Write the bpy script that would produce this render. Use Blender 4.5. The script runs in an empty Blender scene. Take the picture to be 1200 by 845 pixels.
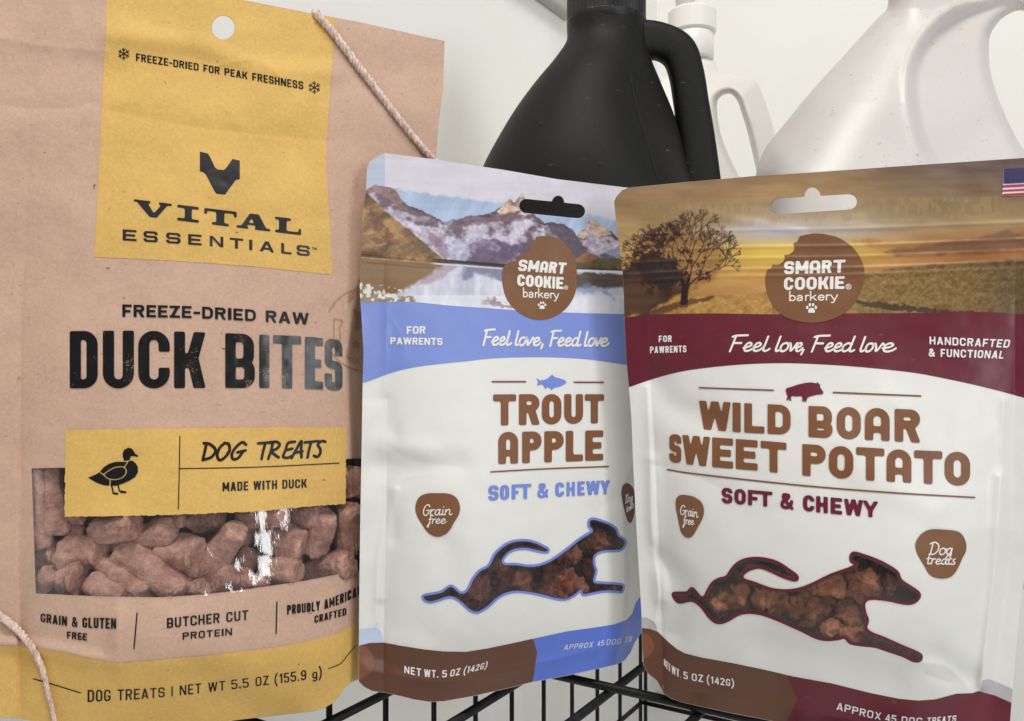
import bpy, bmesh, math, random
import numpy as np
from mathutils import Vector, noise as mnoise

# ------------------------------------------------------------------ camera, light, exposure
SC = bpy.context.scene
COL = SC.collection
FOC = 998.0                      # focal length measured in photo pixels (1200 x 845 photo)
CZ = 0.385                       # camera height above the surface the rack stands on
cam_data = bpy.data.cameras.new("camera")
cam_data.sensor_width = 36.0
cam_data.lens = 36.0 * FOC / 1200.0
cam_data.clip_start = 0.01
cam_data.clip_end = 50.0
cam = bpy.data.objects.new("camera", cam_data)
cam.location = (0, 0, CZ)
cam.rotation_euler = (math.radians(90), 0, 0)
COL.objects.link(cam)
SC.camera = cam

world = bpy.data.worlds.new("World")
SC.world = world
world.use_nodes = True
bg = world.node_tree.nodes["Background"]
bg.inputs[0].default_value = (0.985, 0.985, 1.0, 1)
bg.inputs[1].default_value = 0.26


def area_lamp(name, loc, target, sx, sy, power, color):
    l = bpy.data.lights.new(name, 'AREA')
    l.shape = 'RECTANGLE'
    l.size, l.size_y = sx, sy
    l.energy = power
    l.color = color
    o = bpy.data.objects.new(name, l)
    o.location = loc
    o.rotation_euler = (Vector(target) - Vector(loc)).to_track_quat('-Z', 'Y').to_euler()
    COL.objects.link(o)
    return o


# ceiling lamp of the room, above and slightly behind the viewer, and an added lamp to the right, placed to give the glare on the clear film
area_lamp("ceiling_lamp", (0.08, -0.24, CZ + 1.15), (0.0, 0.45, CZ), 0.5, 0.4, 14.0, (1.0, 0.96, 0.90))
area_lamp("glare_lamp", (0.77, -0.60, CZ + 0.28), (0.0, 0.36, CZ - 0.05), 0.30, 0.50, 5.8, (0.96, 0.98, 1.0))

SC.view_settings.view_transform = 'Standard'
SC.view_settings.look = 'None'
SC.view_settings.exposure = -0.26
SC.view_settings.gamma = 1.0

# ------------------------------------------------------------------ helpers
def lin(c):
    c = np.asarray(c, dtype=float) / 255.0
    return np.where(c <= 0.04045, c / 12.92, ((c + 0.055) / 1.055) ** 2.4)


KALB = 1.0


def alb(r, g, b, k=1.0):
    v = np.minimum(lin((r, g, b)) * KALB * k, 0.90)
    return (float(v[0]), float(v[1]), float(v[2]), 1.0)


def ray(x, y):
    x = np.asarray(x, float)
    y = np.asarray(y, float)
    return (x - 600.0) / FOC, -(y - 422.5) / FOC


def unproj(x, y, Y):
    u, v = ray(x, y)
    Y = np.asarray(Y, float)
    return np.stack([u * Y, Y + 0 * u, v * Y + CZ], axis=-1)


def hash2(ix, iy, seed):
    h = (ix.astype(np.int64) * 374761393 + iy.astype(np.int64) * 668265263 + seed * 974711) & 0x7fffffff
    h = ((h ^ (h >> 13)) * 1274126177) & 0x7fffffff
    h = (h ^ (h >> 16)) & 0xffff
    return h / 65535.0


def vnoise(x, y, seed=0):
    x = np.asarray(x, float); y = np.asarray(y, float)
    ix = np.floor(x); iy = np.floor(y)
    fx = x - ix; fy = y - iy
    fx = fx * fx * fx * (fx * (fx * 6 - 15) + 10)
    fy = fy * fy * fy * (fy * (fy * 6 - 15) + 10)
    a = hash2(ix, iy, seed); b = hash2(ix + 1, iy, seed)
    c = hash2(ix, iy + 1, seed); d = hash2(ix + 1, iy + 1, seed)
    return (a * (1 - fx) + b * fx) * (1 - fy) + (c * (1 - fx) + d * fx) * fy


def fbm(x, y, scale, octv=4, seed=0):
    t = 0; amp = 1; tot = 0
    for k in range(octv):
        t = t + amp * vnoise(np.asarray(x) / scale * 2 ** k, np.asarray(y) / scale * 2 ** k, seed + 17 * k)
        tot += amp
        amp *= 0.5
    return t / tot


def sstep(a, b, x):
    t = np.clip((np.asarray(x, float) - a) / (b - a), 0, 1)
    return t * t * (3 - 2 * t)


def itp(pts, x):
    p = np.asarray(pts, float)
    return np.interp(x, p[:, 0], p[:, 1])


def smooth_itp(pts, x):
    """monotone-ish cubic (Catmull) interpolation of y over x"""
    p = np.asarray(pts, float)
    if len(p) == 2:
        m = (p[1, 1] - p[0, 1]) / (p[1, 0] - p[0, 0])
        return p[0, 1] + m * (np.asarray(x, float) - p[0, 0])
    xs, ys = p[:, 0], p[:, 1]
    m = np.gradient(ys, xs)
    x = np.asarray(x, float)
    i = np.clip(np.searchsorted(xs, x) - 1, 0, len(xs) - 2)
    h = xs[i + 1] - xs[i]
    t = (x - xs[i]) / h
    tc = np.clip(t, 0, 1)
    h00 = 2 * tc ** 3 - 3 * tc ** 2 + 1; h10 = tc ** 3 - 2 * tc ** 2 + tc
    h01 = -2 * tc ** 3 + 3 * tc ** 2; h11 = tc ** 3 - tc ** 2
    y = h00 * ys[i] + h10 * h * m[i] + h01 * ys[i + 1] + h11 * h * m[i + 1]
    y = np.where(t < 0, ys[0] + m[0] * (x - xs[0]), y)
    y = np.where(t > 1, ys[-1] + m[-1] * (x - xs[-1]), y)
    return y


def catmull(pts, n=6, closed=False):
    p = [np.asarray(q, float) for q in pts]
    if len(p) < 3 and not closed:
        return np.array(p)
    out = []
    m = len(p)
    for i in range(m if closed else m - 1):
        if closed:
            p0, p1, p2, p3 = p[(i - 1) % m], p[i], p[(i + 1) % m], p[(i + 2) % m]
        else:
            p1, p2 = p[i], p[i + 1]
            p0 = p[i - 1] if i > 0 else 2 * p1 - p2
            p3 = p[i + 2] if i + 2 < m else 2 * p2 - p1
        for k in range(n):
            t = k / n
            out.append(0.5 * ((2 * p1) + (-p0 + p2) * t + (2 * p0 - 5 * p1 + 4 * p2 - p3) * t * t
                              + (-p0 + 3 * p1 - 3 * p2 + p3) * t ** 3))
    if not closed:
        out.append(p[-1])
    return np.array(out)


# ------------------------------------------------------------------ signed distance shapes (negative inside)
def sd_poly(X, Y, pts):
    p = np.asarray(pts, float)
    d2 = np.full(X.shape, 1e18)
    ins = np.zeros(X.shape, bool)
    n = len(p)
    for i in range(n):
        ax, ay = p[i]; bx, by = p[(i + 1) % n]
        ex, ey = bx - ax, by - ay
        L = ex * ex + ey * ey
        if L < 1e-14:
            continue
        wx, wy = X - ax, Y - ay
        t = np.clip((wx * ex + wy * ey) / L, 0, 1)
        d2 = np.minimum(d2, (wx - ex * t) ** 2 + (wy - ey * t) ** 2)
        if ey != 0:
            c = (ay > Y) != (by > Y)
            xi = ax + (Y - ay) * ex / ey
            ins ^= c & (X < xi)
    d = np.sqrt(d2)
    return np.where(ins, -d, d)


def sd_seg(X, Y, pts, hw):
    p = np.asarray(pts, float)
    d2 = np.full(X.shape, 1e18)
    if len(p) == 1:
        return np.hypot(X - p[0, 0], Y - p[0, 1]) - hw
    for i in range(len(p) - 1):
        ax, ay = p[i]; bx, by = p[i + 1]
        ex, ey = bx - ax, by - ay
        L = max(ex * ex + ey * ey, 1e-14)
        wx, wy = X - ax, Y - ay
        t = np.clip((wx * ex + wy * ey) / L, 0, 1)
        d2 = np.minimum(d2, (wx - ex * t) ** 2 + (wy - ey * t) ** 2)
    return np.sqrt(d2) - hw


def sd_box(X, Y, x0, y0, x1, y1):
    dx = np.abs(X - (x0 + x1) / 2) - (x1 - x0) / 2
    dy = np.abs(Y - (y0 + y1) / 2) - (y1 - y0) / 2
    return np.hypot(np.maximum(dx, 0), np.maximum(dy, 0)) + np.minimum(np.maximum(dx, dy), 0)


def sd_rr(X, Y, x0, y0, x1, y1, r):
    r = max(min(r, (x1 - x0) / 2 - 1e-4, (y1 - y0) / 2 - 1e-4), 0.0)
    return sd_box(X, Y, x0 + r, y0 + r, x1 - r, y1 - r) - r


def sd_circle(X, Y, cx, cy, rx, ry=None):
    ry = ry or rx
    k = np.hypot((X - cx) / rx, (Y - cy) / ry)
    return (k - 1) * min(rx, ry)


def uni(*a):
    r = a[0]
    for b in a[1:]:
        r = np.minimum(r, b)
    return r


def sub(a, b):
    return np.maximum(a, -b)


def blur(F, n):
    """separable box blur, n cells radius, twice"""
    for _ in range(2):
        for ax in (0, 1):
            pad = [(0, 0), (0, 0)]; pad[ax] = (n, n)
            G = np.pad(F, pad, mode='edge')
            c = np.cumsum(G, axis=ax)
            z = np.zeros_like(np.take(c, [0], axis=ax))
            c = np.concatenate([z, c], axis=ax)
            k = 2 * n + 1
            if ax == 0:
                F = (c[k:] - c[:-k]) / k
            else:
                F = (c[:, k:] - c[:, :-k]) / k
    return F


def march(F, xs, ys):
    """marching squares: vertices (x,y) and polygons of the region F < 0"""
    ny, nx = F.shape
    F = np.where(np.abs(F) < 1e-9, 1e-9, F)
    ins = F < 0
    XX, YY = np.meshgrid(xs, ys)
    gid = np.full((ny, nx), -1)
    n0 = int(ins.sum())
    gid[ins] = np.arange(n0)
    V = [np.stack([XX[ins], YY[ins]], 1)]
    he = ins[:, :-1] != ins[:, 1:]
    hid = np.full(he.shape, -1)
    hid[he] = n0 + np.arange(int(he.sum()))
    t = F[:, :-1] / np.where(he, F[:, :-1] - F[:, 1:], 1)
    hx = XX[:, :-1] + t * (XX[:, 1:] - XX[:, :-1])
    V.append(np.stack([hx[he], YY[:, :-1][he]], 1))
    n1 = n0 + int(he.sum())
    ve = ins[:-1] != ins[1:]
    vid = np.full(ve.shape, -1)
    vid[ve] = n1 + np.arange(int(ve.sum()))
    t = F[:-1] / np.where(ve, F[:-1] - F[1:], 1)
    vy = YY[:-1] + t * (YY[1:] - YY[:-1])
    V.append(np.stack([XX[:-1][ve], vy[ve]], 1))
    V = np.concatenate(V)
    A, B, C, D = gid[:-1, :-1], gid[:-1, 1:], gid[1:, 1:], gid[1:, :-1]
    E = [hid[:-1, :], vid[:, 1:], hid[1:, :], vid[:, :-1]]
    corners = [A, B, C, D]
    code = ((A >= 0) * 1 + (B >= 0) * 2 + (C >= 0) * 4 + (D >= 0) * 8)
    polys = []
    for k in range(1, 16):
        m = code == k
        if not m.any():
            continue
        cols = []
        for q in range(4):
            i0 = bool(k >> q & 1); i1 = bool(k >> ((q + 1) % 4) & 1)
            if i0:
                cols.append(corners[q][m])
            if i0 != i1:
                cols.append(E[q][m])
        P = np.stack(cols, 1)[:, ::-1]
        polys.append(P)
    return V, polys


def make_mesh(name, co, polys, mat, smooth=True):
    me = bpy.data.meshes.new(name)
    n = len(co)
    me.vertices.add(n)
    me.vertices.foreach_set("co", np.ascontiguousarray(co, dtype=np.float32).ravel())
    loops = np.concatenate([p.ravel() for p in polys]) if polys else np.zeros(0, int)
    tot = np.concatenate([np.full(len(p), p.shape[1]) for p in polys]) if polys else np.zeros(0, int)
    st = np.concatenate([[0], np.cumsum(tot)[:-1]]) if len(tot) else tot
    me.loops.add(len(loops))
    me.loops.foreach_set("vertex_index", loops.astype(np.int32))
    me.polygons.add(len(tot))
    me.polygons.foreach_set("loop_start", st.astype(np.int32))
    me.polygons.foreach_set("loop_total", tot.astype(np.int32))
    me.update(calc_edges=True)
    me.validate()
    me.polygons.foreach_set("use_smooth", np.full(len(me.polygons), smooth))
    if mat:
        me.materials.append(mat)
    return me


def link(name, me, parent=None, loc=None):
    o = bpy.data.objects.new(name, me)
    COL.objects.link(o)
    if loc is not None:
        o.location = loc
    if parent is not None:
        o.parent = parent
    return o


def tag(o, label=None, cat=None, group=None, kind=None):
    if label: o["label"] = label
    if cat: o["category"] = cat
    if group: o["group"] = group
    if kind: o["kind"] = kind
    return o


def empty(name, loc):
    o = bpy.data.objects.new(name, None)
    o.empty_display_size = 0.02
    o.location = loc
    COL.objects.link(o)
    return o


def world_of(o):
    v = Vector((0, 0, 0))
    while o is not None:
        v += Vector(o.location)
        o = o.parent
    return np.array(v)


# ------------------------------------------------------------------ materials
class NT:
    def __init__(self, name):
        self.m = bpy.data.materials.new(name)
        self.m.use_nodes = True
        self.t = self.m.node_tree
        self.n = self.t.nodes
        self.b = self.n["Principled BSDF"]
        self.out = self.n["Material Output"]

    def node(self, typ, **kw):
        nd = self.n.new(typ)
        for k, v in kw.items():
            if k in nd.inputs:
                nd.inputs[k].default_value = v
            else:
                setattr(nd, k, v)
        return nd

    def l(self, a, b):
        self.t.links.new(a, b)

    def coords(self):
        return self.node("ShaderNodeNewGeometry").outputs["Position"]

    def noise(self, scale, detail=3.0, rough=0.55, vec=None, stretch=None, rot=None):
        v = vec or self.coords()
        if stretch:
            mp = self.node("ShaderNodeMapping")
            mp.inputs["Scale"].default_value = stretch
            if rot: mp.inputs["Rotation"].default_value = rot
            self.l(v, mp.inputs["Vector"]); v = mp.outputs[0]
        nz = self.node("ShaderNodeTexNoise")
        nz.inputs["Scale"].default_value = scale
        nz.inputs["Detail"].default_value = detail
        nz.inputs["Roughness"].default_value = rough
        self.l(v, nz.inputs["Vector"])
        return nz.outputs["Fac"]

    def ramp(self, fac, stops):
        r = self.node("ShaderNodeValToRGB")
        els = r.color_ramp.elements
        while len(els) < len(stops):
            els.new(0.5)
        for e, (p, c) in zip(els, stops):
            e.position = p
            e.color = c if len(c) == 4 else (*c, 1)
        self.l(fac, r.inputs[0])
        return r.outputs[0]

    def mix(self, fac, a, b, mode='MIX'):
        mx = self.node("ShaderNodeMix", data_type='RGBA', blend_type=mode)
        for s, v in ((mx.inputs[0], fac), (mx.inputs[6], a), (mx.inputs[7], b)):
            if isinstance(v, (int, float)):
                s.default_value = v
            elif isinstance(v, tuple):
                s.default_value = v
            else:
                self.l(v, s)
        return mx.outputs[2]

    def bump(self, h, strength=0.2, dist=0.001, prev=None):
        b = self.node("ShaderNodeBump")
        b.inputs["Strength"].default_value = strength
        b.inputs["Distance"].default_value = dist
        self.l(h, b.inputs["Height"])
        if prev is not None:
            self.l(prev, b.inputs["Normal"])
        self.l(b.outputs[0], self.b.inputs["Normal"])
        return b.outputs[0]

    def base(self, c):
        if isinstance(c, tuple):
            self.b.inputs["Base Color"].default_value = c
        else:
            self.l(c, self.b.inputs["Base Color"])

    def set(self, rough=0.5, spec=0.5, metal=0.0, coat=0.0, coat_rough=0.1):
        self.b.inputs["Roughness"].default_value = rough
        self.b.inputs["Specular IOR Level"].default_value = spec
        self.b.inputs["Metallic"].default_value = metal
        self.b.inputs["Coat Weight"].default_value = coat
        self.b.inputs["Coat Roughness"].default_value = coat_rough
        return self


BLK = (0, 0, 0, 1); WHT = (1, 1, 1, 1)


def paper_mat(name, c, fleck_dark, fleck_light, amt=1.0, rough=0.62):
    """recycled-fibre paper: blotches, dark and light fibres in several directions, fine tooth"""
    t = NT(name).set(rough=rough, spec=0.32)
    blot = t.noise(55.0, 4.0, 0.6)
    c0 = tuple(x * 0.93 for x in c[:3]) + (1,)
    c1 = tuple(min(x * 1.07, 1) for x in c[:3]) + (1,)
    colr = t.ramp(blot, [(0.30, c0), (0.70, c1)])
    fine = t.noise(900.0, 2.0, 0.6)
    colr = t.mix(t.ramp(fine, [(0.45, BLK), (0.85, (.5, .5, .5, 1))]), colr, fleck_light)
    colr = t.mix(0.10 * amt, colr, t.mix(t.ramp(fine, [(0.3, BLK), (0.7, WHT)]), fleck_dark, fleck_light))
    for k, (st, rot, thr) in enumerate([((300, 300, 1300), (0, 0.95, 0.0), 0.71), ((1500, 260, 330), (0, 0.35, 0), 0.70),
                                         ((420, 300, 900), (0, -0.8, 0), 0.71)]):
        fb = t.noise(1.0, 2.0, 0.5, stretch=st, rot=rot)
        m = t.ramp(fb, [(thr - 0.03, BLK), (thr + 0.05, (0.32 * amt,) * 3 + (1,))])
        colr = t.mix(m, colr, fleck_dark)
    sp = t.noise(430.0, 1.0, 0.4)
    m = t.ramp(sp, [(0.77, BLK), (0.83, (0.8 * amt,) * 3 + (1,))])
    colr = t.mix(m, colr, tuple(x * 0.45 for x in fleck_dark[:3]) + (1,))
    t.base(colr)
    b1 = t.bump(t.noise(800.0, 3.0, 0.6), 0.10, 0.0005)
    t.bump(t.noise(120.0, 3.0, 0.55), 0.16, 0.0016, b1)
    return t.m


def film_mat(name, c, rough=0.45, spec=0.4, mottle=0.04, bump=0.06, coat=0.0):
    t = NT(name).set(rough=rough, spec=spec, coat=coat, coat_rough=0.25)
    nz = t.noise(60.0, 4.0, 0.6)
    c0 = tuple(x * (1 - mottle) for x in c[:3]) + (1,)
    c1 = tuple(min(x * (1 + mottle), 1) for x in c[:3]) + (1,)
    colr = t.ramp(nz, [(0.3, c0), (0.7, c1)])
    # a few scuffs and specks of handling dirt
    sc = t.noise(1.0, 2.0, 0.5, stretch=(210, 210, 420), rot=(0.2, 0.6, 0.1))
    m = t.ramp(sc, [(0.74, BLK), (0.82, (0.16,) * 3 + (1,))])
    colr = t.mix(m, colr, (0.30, 0.29, 0.28, 1))
    t.base(colr)
    r = t.ramp(t.noise(90.0, 3.0, 0.6), [(0.3, (rough - 0.06,) * 3 + (1,)), (0.7, (rough + 0.08,) * 3 + (1,))])
    t.l(r, t.b.inputs["Roughness"])
    b1 = t.bump(t.noise(2600.0, 1.0, 0.5), bump, 0.0003)
    t.bump(t.noise(70.0, 3.0, 0.5), bump * 1.6, 0.003, b1)
    return t.m


def ink_mat(name, c, rough=0.45, spec=0.3, worn=None, thr=0.60):
    t = NT(name).set(rough=rough, spec=spec)
    if worn:
        n1 = t.noise(1900.0, 2.0, 0.6)
        n2 = t.noise(120.0, 2.0, 0.5)
        mm = t.node("ShaderNodeMath", operation='MULTIPLY')
        t.l(n1, mm.inputs[0]); t.l(n2, mm.inputs[1])
        m = t.ramp(mm.outputs[0], [(thr * 0.62, BLK), (thr * 0.62 + 0.05, (.7, .7, .7, 1))])
        t.base(t.mix(m, c, worn))
    else:
        t.base(c)
    return t.m


def clear_film_mat(name, rough=0.05, gloss=0.10, tint=(1, 1, 1, 1), bumps=True):
    t = NT(name)
    t.n.remove(t.b)
    tr = t.node("ShaderNodeBsdfTransparent"); tr.inputs[0].default_value = tint
    gl = t.node("ShaderNodeBsdfGlossy"); gl.inputs["Roughness"].default_value = rough
    fr = t.node("ShaderNodeLayerWeight"); fr.inputs[0].default_value = 0.5
    pw = t.node("ShaderNodeMath", operation='POWER'); t.l(fr.outputs["Facing"], pw.inputs[0]); pw.inputs[1].default_value = 4.0
    ad = t.node("ShaderNodeMath", operation='MULTIPLY_ADD')
    t.l(pw.outputs[0], ad.inputs[0]); ad.inputs[1].default_value = 0.5; ad.inputs[2].default_value = gloss
    if bumps:
        b = t.node("ShaderNodeBump"); b.inputs["Strength"].default_value = 0.14; b.inputs["Distance"].default_value = 0.0008
        t.l(t.noise(1.0, 3.0, 0.6, stretch=(420, 420, 110)), b.inputs["Height"])
        t.l(b.outputs[0], gl.inputs["Normal"])
    mx = t.node("ShaderNodeMixShader")
    t.l(ad.outputs[0], mx.inputs[0]); t.l(tr.outputs[0], mx.inputs[1]); t.l(gl.outputs[0], mx.inputs[2])
    t.l(mx.outputs[0], t.out.inputs[0])
    return t.m


def plain_mat(name, c, rough=0.5, spec=0.4, bscale=None, bstr=0.1, bdist=0.001, coat=0.0):
    t = NT(name).set(rough=rough, spec=spec, coat=coat)
    t.base(c)
    if bscale:
        t.bump(t.noise(bscale, 4.0, 0.6), bstr, bdist)
    return t.m


def attr_mat(name, rough=0.42):
    t = NT(name).set(rough=rough, spec=0.4)
    a = t.node("ShaderNodeAttribute", attribute_name="print")
    t.base(a.outputs["Color"])
    t.bump(t.noise(2600.0, 1.0, 0.5), 0.06, 0.0003)
    return t.m


def inside_dark(mat, c=(0.035, 0.032, 0.034, 1)):
    """the foil inside of a pouch is dark: same sheet, other face"""
    nt = mat.node_tree
    b = nt.nodes["Principled BSDF"]
    geo = nt.nodes.new("ShaderNodeNewGeometry")
    d = nt.nodes.new("ShaderNodeBsdfPrincipled")
    d.inputs["Base Color"].default_value = c
    d.inputs["Roughness"].default_value = 0.5
    mx = nt.nodes.new("ShaderNodeMixShader")
    nt.links.new(geo.outputs["Backfacing"], mx.inputs[0])
    nt.links.new(b.outputs[0], mx.inputs[1]); nt.links.new(d.outputs[0], mx.inputs[2])
    nt.links.new(mx.outputs[0], nt.nodes["Material Output"].inputs[0])
    return mat


# ------------------------------------------------------------------ the room corner
A_DIR = np.array([0.53, 0.85]); A_DIR /= np.linalg.norm(A_DIR)
B_DIR = np.array([A_DIR[1], -A_DIR[0]])


def slab(bm, p0, p1, z0, z1, th, out):
    """vertical slab between plan points p0,p1; `out` is the plan direction of its thickness"""
    p0 = np.array(p0); p1 = np.array(p1); o = np.array(out) * th
    pts = [p0, p1, p1 + o, p0 + o]
    lo = [bm.verts.new((p[0], p[1], z0)) for p in pts]
    hi = [bm.verts.new((p[0], p[1], z1)) for p in pts]
    for i in range(4):
        j = (i + 1) % 4
        bm.faces.new((lo[i], lo[j], hi[j], hi[i]))
    bm.faces.new(lo[::-1]); bm.faces.new(hi)


def bm_obj(name, bm, mat, parent=None, smooth=False, bevel=0.0):
    bmesh.ops.recalc_face_normals(bm, faces=bm.faces)
    me = bpy.data.meshes.new(name)
    bm.to_mesh(me); bm.free()
    me.materials.append(mat)
    if smooth:
        me.polygons.foreach_set("use_smooth", np.full(len(me.polygons), True))
    if parent is not None:
        w = world_of(parent)
        co = np.zeros(len(me.vertices) * 3, np.float32)
        me.vertices.foreach_get("co", co)
        me.vertices.foreach_set("co", (co.reshape(-1, 3) - w.astype(np.float32)).ravel())
    o = link(name, me, parent)
    if bevel:
        b = o.modifiers.new("bevel", 'BEVEL'); b.width = bevel; b.segments = 2
    return o


wall_m = NT("wall_paint").set(rough=0.65, spec=0.3)
wall_m.base(wall_m.ramp(wall_m.noise(6.0, 4.0, 0.55), [(0.3, alb(240, 239, 234)), (0.7, alb(245, 244, 240))]))
wall_m.bump(wall_m.noise(160.0, 4.0, 0.6), 0.10, 0.002)
WA0 = np.array([-0.2, 0.40])
t_c = 0.6955
CORNER = WA0 + np.array([0.53, 0.85]) * t_c
bm = bmesh.new(); slab(bm, CORNER - A_DIR * 1.3, CORNER, 0.0, 1.1, 0.05, -B_DIR)
tag(bm_obj("wall_side", bm, wall_m.m), kind="structure")
bm = bmesh.new(); slab(bm, CORNER, CORNER + B_DIR * 1.3, 0.0, 1.1, 0.05, A_DIR)
tag(bm_obj("wall_back", bm, wall_m.m), kind="structure")
floor_m = plain_mat("white_counter", alb(243, 243, 243), 0.5, 0.4, 60.0, 0.05, 0.002)
bm = bmesh.new()
bmesh.ops.create_cube(bm, size=1.0)
for v in bm.verts:
    v.co = Vector((v.co.x * 3.0 + 0.1, v.co.y * 3.0 + 0.2, v.co.z * 0.05 - 0.0255))
tag(bm_obj("counter_top", bm, floor_m), kind="structure")
# pale trim strip fixed along the side wall
rail_m = plain_mat("grey_trim", alb(172, 170, 164), 0.45, 0.4)
bm = bmesh.new()
z_r = CZ + 0.3185
slab(bm, WA0 + np.array([0.53, 0.85]) * 0.1, WA0 + np.array([0.53, 0.85]) * 0.474, z_r, z_r + 0.028, 0.012, B_DIR)
o = bm_obj("wall_trim", bm, rail_m, bevel=0.003)
tag(o, "pale grey trim strip on the wall above the black jug cap", "trim strip")

# ------------------------------------------------------------------ black wire rack
wire_m = NT("black_wire").set(rough=0.5, spec=0.22)
wire_m.base(wire_m.ramp(wire_m.noise(300.0, 3.0), [(0.35, (0.006, 0.006, 0.007, 1)), (0.72, (0.014, 0.013, 0.013, 1))]))
wire_m.bump(wire_m.noise(1200.0, 3.0), 0.18, 0.0005)
Z_SHELF = CZ - 0.137
rack = empty("wire_rack", (0.05, 0.45, 0.0))
tag(rack, "black wire rack under the pouches with crossing floor wires and thin vertical bars", "wire rack")


def tube(bm, p0, p1, r, seg=12):
    p0 = Vector(p0); p1 = Vector(p1)
    d = (p1 - p0).normalized()
    a = d.orthogonal().normalized(); b = d.cross(a)
    ra = []; rb = []
    for k in range(seg):
        t = 2 * math.pi * k / seg
        o = a * math.cos(t) * r + b * math.sin(t) * r
        ra.append(bm.verts.new(p0 + o)); rb.append(bm.verts.new(p1 + o))
    for k in range(seg):
        j = (k + 1) % seg
        bm.faces.new((ra[k], ra[j], rb[j], rb[k]))
    bm.faces.new(ra[::-1]); bm.faces.new(rb)


def floor_pt(px, py, z=None):
    z = Z_SHELF if z is None else z
    u, v = ray(px, py)
    Y = (z - CZ) / float(v)
    return np.array([float(u) * Y, Y])


PC = np.array([0.102, 0.668])            # far corner of the rack in plan


def rack_part(name, p0, p1, r):
    bm = bmesh.new(); tube(bm, p0, p1, r)
    return bm_obj(name, bm, wire_m.m, rack, smooth=True)


def v3(p, z):
    return (float(p[0]), float(p[1]), z)


R_FL = 0.0018
base_pts = [floor_pt(755.5, 780), floor_pt(594, 808), floor_pt(451.5, 813)]
sp = 0.0385
cA = [float(np.dot(p, B_DIR)) for p in base_pts]
cs = cA + [min(cA) - sp * k for k in (1, 2, 3, 4)] + [max(cA) + sp * k for k in (1, 2, 3)]
for c in cs:                              # floor wires running away from the viewer
    for_a = float(np.dot(PC, A_DIR))
    p = B_DIR * c
    rack_part("floor_wire", v3(p + A_DIR * (for_a - 0.46), Z_SHELF), v3(p + A_DIR * for_a, Z_SHELF), R_FL)
ca = float(np.dot(floor_pt(630, 797), A_DIR))
for k in (-1, 0, 1, 2, 3):                # cross wires lying on top of them
    p = A_DIR * (ca + 0.1 * k)
    rack_part("cross_wire", v3(p + B_DIR * (min(cs) - 0.01), Z_SHELF + 0.0038), v3(p + B_DIR * (max(cs) + 0.01), Z_SHELF + 0.0038), R_FL)
s_b = 0.038
for i in range(0, 10):                    # side panel bars below the shelf
    p = PC - A_DIR * (s_b * i + 0.003)
    rack_part("panel_bar", v3(p, 0.004), v3(p, Z_SHELF), 0.0014)
for i in range(0, 8):
    p = PC + B_DIR * (s_b * i + 0.003)
    rack_part("panel_bar", v3(p, 0.004), v3(p, Z_SHELF), 0.0014)
for z in (CZ - 0.268, 0.006, Z_SHELF - 0.004):
    rack_part("panel_rail", v3(PC - A_DIR * 0.36, z), v3(PC, z), 0.0017)
    rack_part("panel_rail", v3(PC, z), v3(PC + B_DIR * 0.30, z), 0.0017)


# ------------------------------------------------------------------ lettering: parametric block letters and pen-stroke letters
def g_d(X, Y, x0, y0, x1, y1, r, tv, th):
    o = np.maximum(sd_rr(X, Y, x0 - 4, y0, x1, y1, r), x0 - X)
    i = np.maximum(sd_rr(X, Y, x0 - 4, y0 + th, x1 - tv, y1 - th, max(r - tv, 0.05)), (x0 + tv) - X)
    return sub(o, i)


def g_ring(X, Y, x0, y0, x1, y1, r, tv, th):
    return sub(sd_rr(X, Y, x0, y0, x1, y1, r), sd_rr(X, Y, x0 + tv, y0 + th, x1 - tv, y1 - th, max(r - tv, 0.05)))


def g_para(X, Y, a0, a1, b0, b1, y0=0.0, y1=1.0):
    return sd_poly(X, Y, [(a0, y0), (a1, y0), (b1, y1), (b0, y1)])


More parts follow.
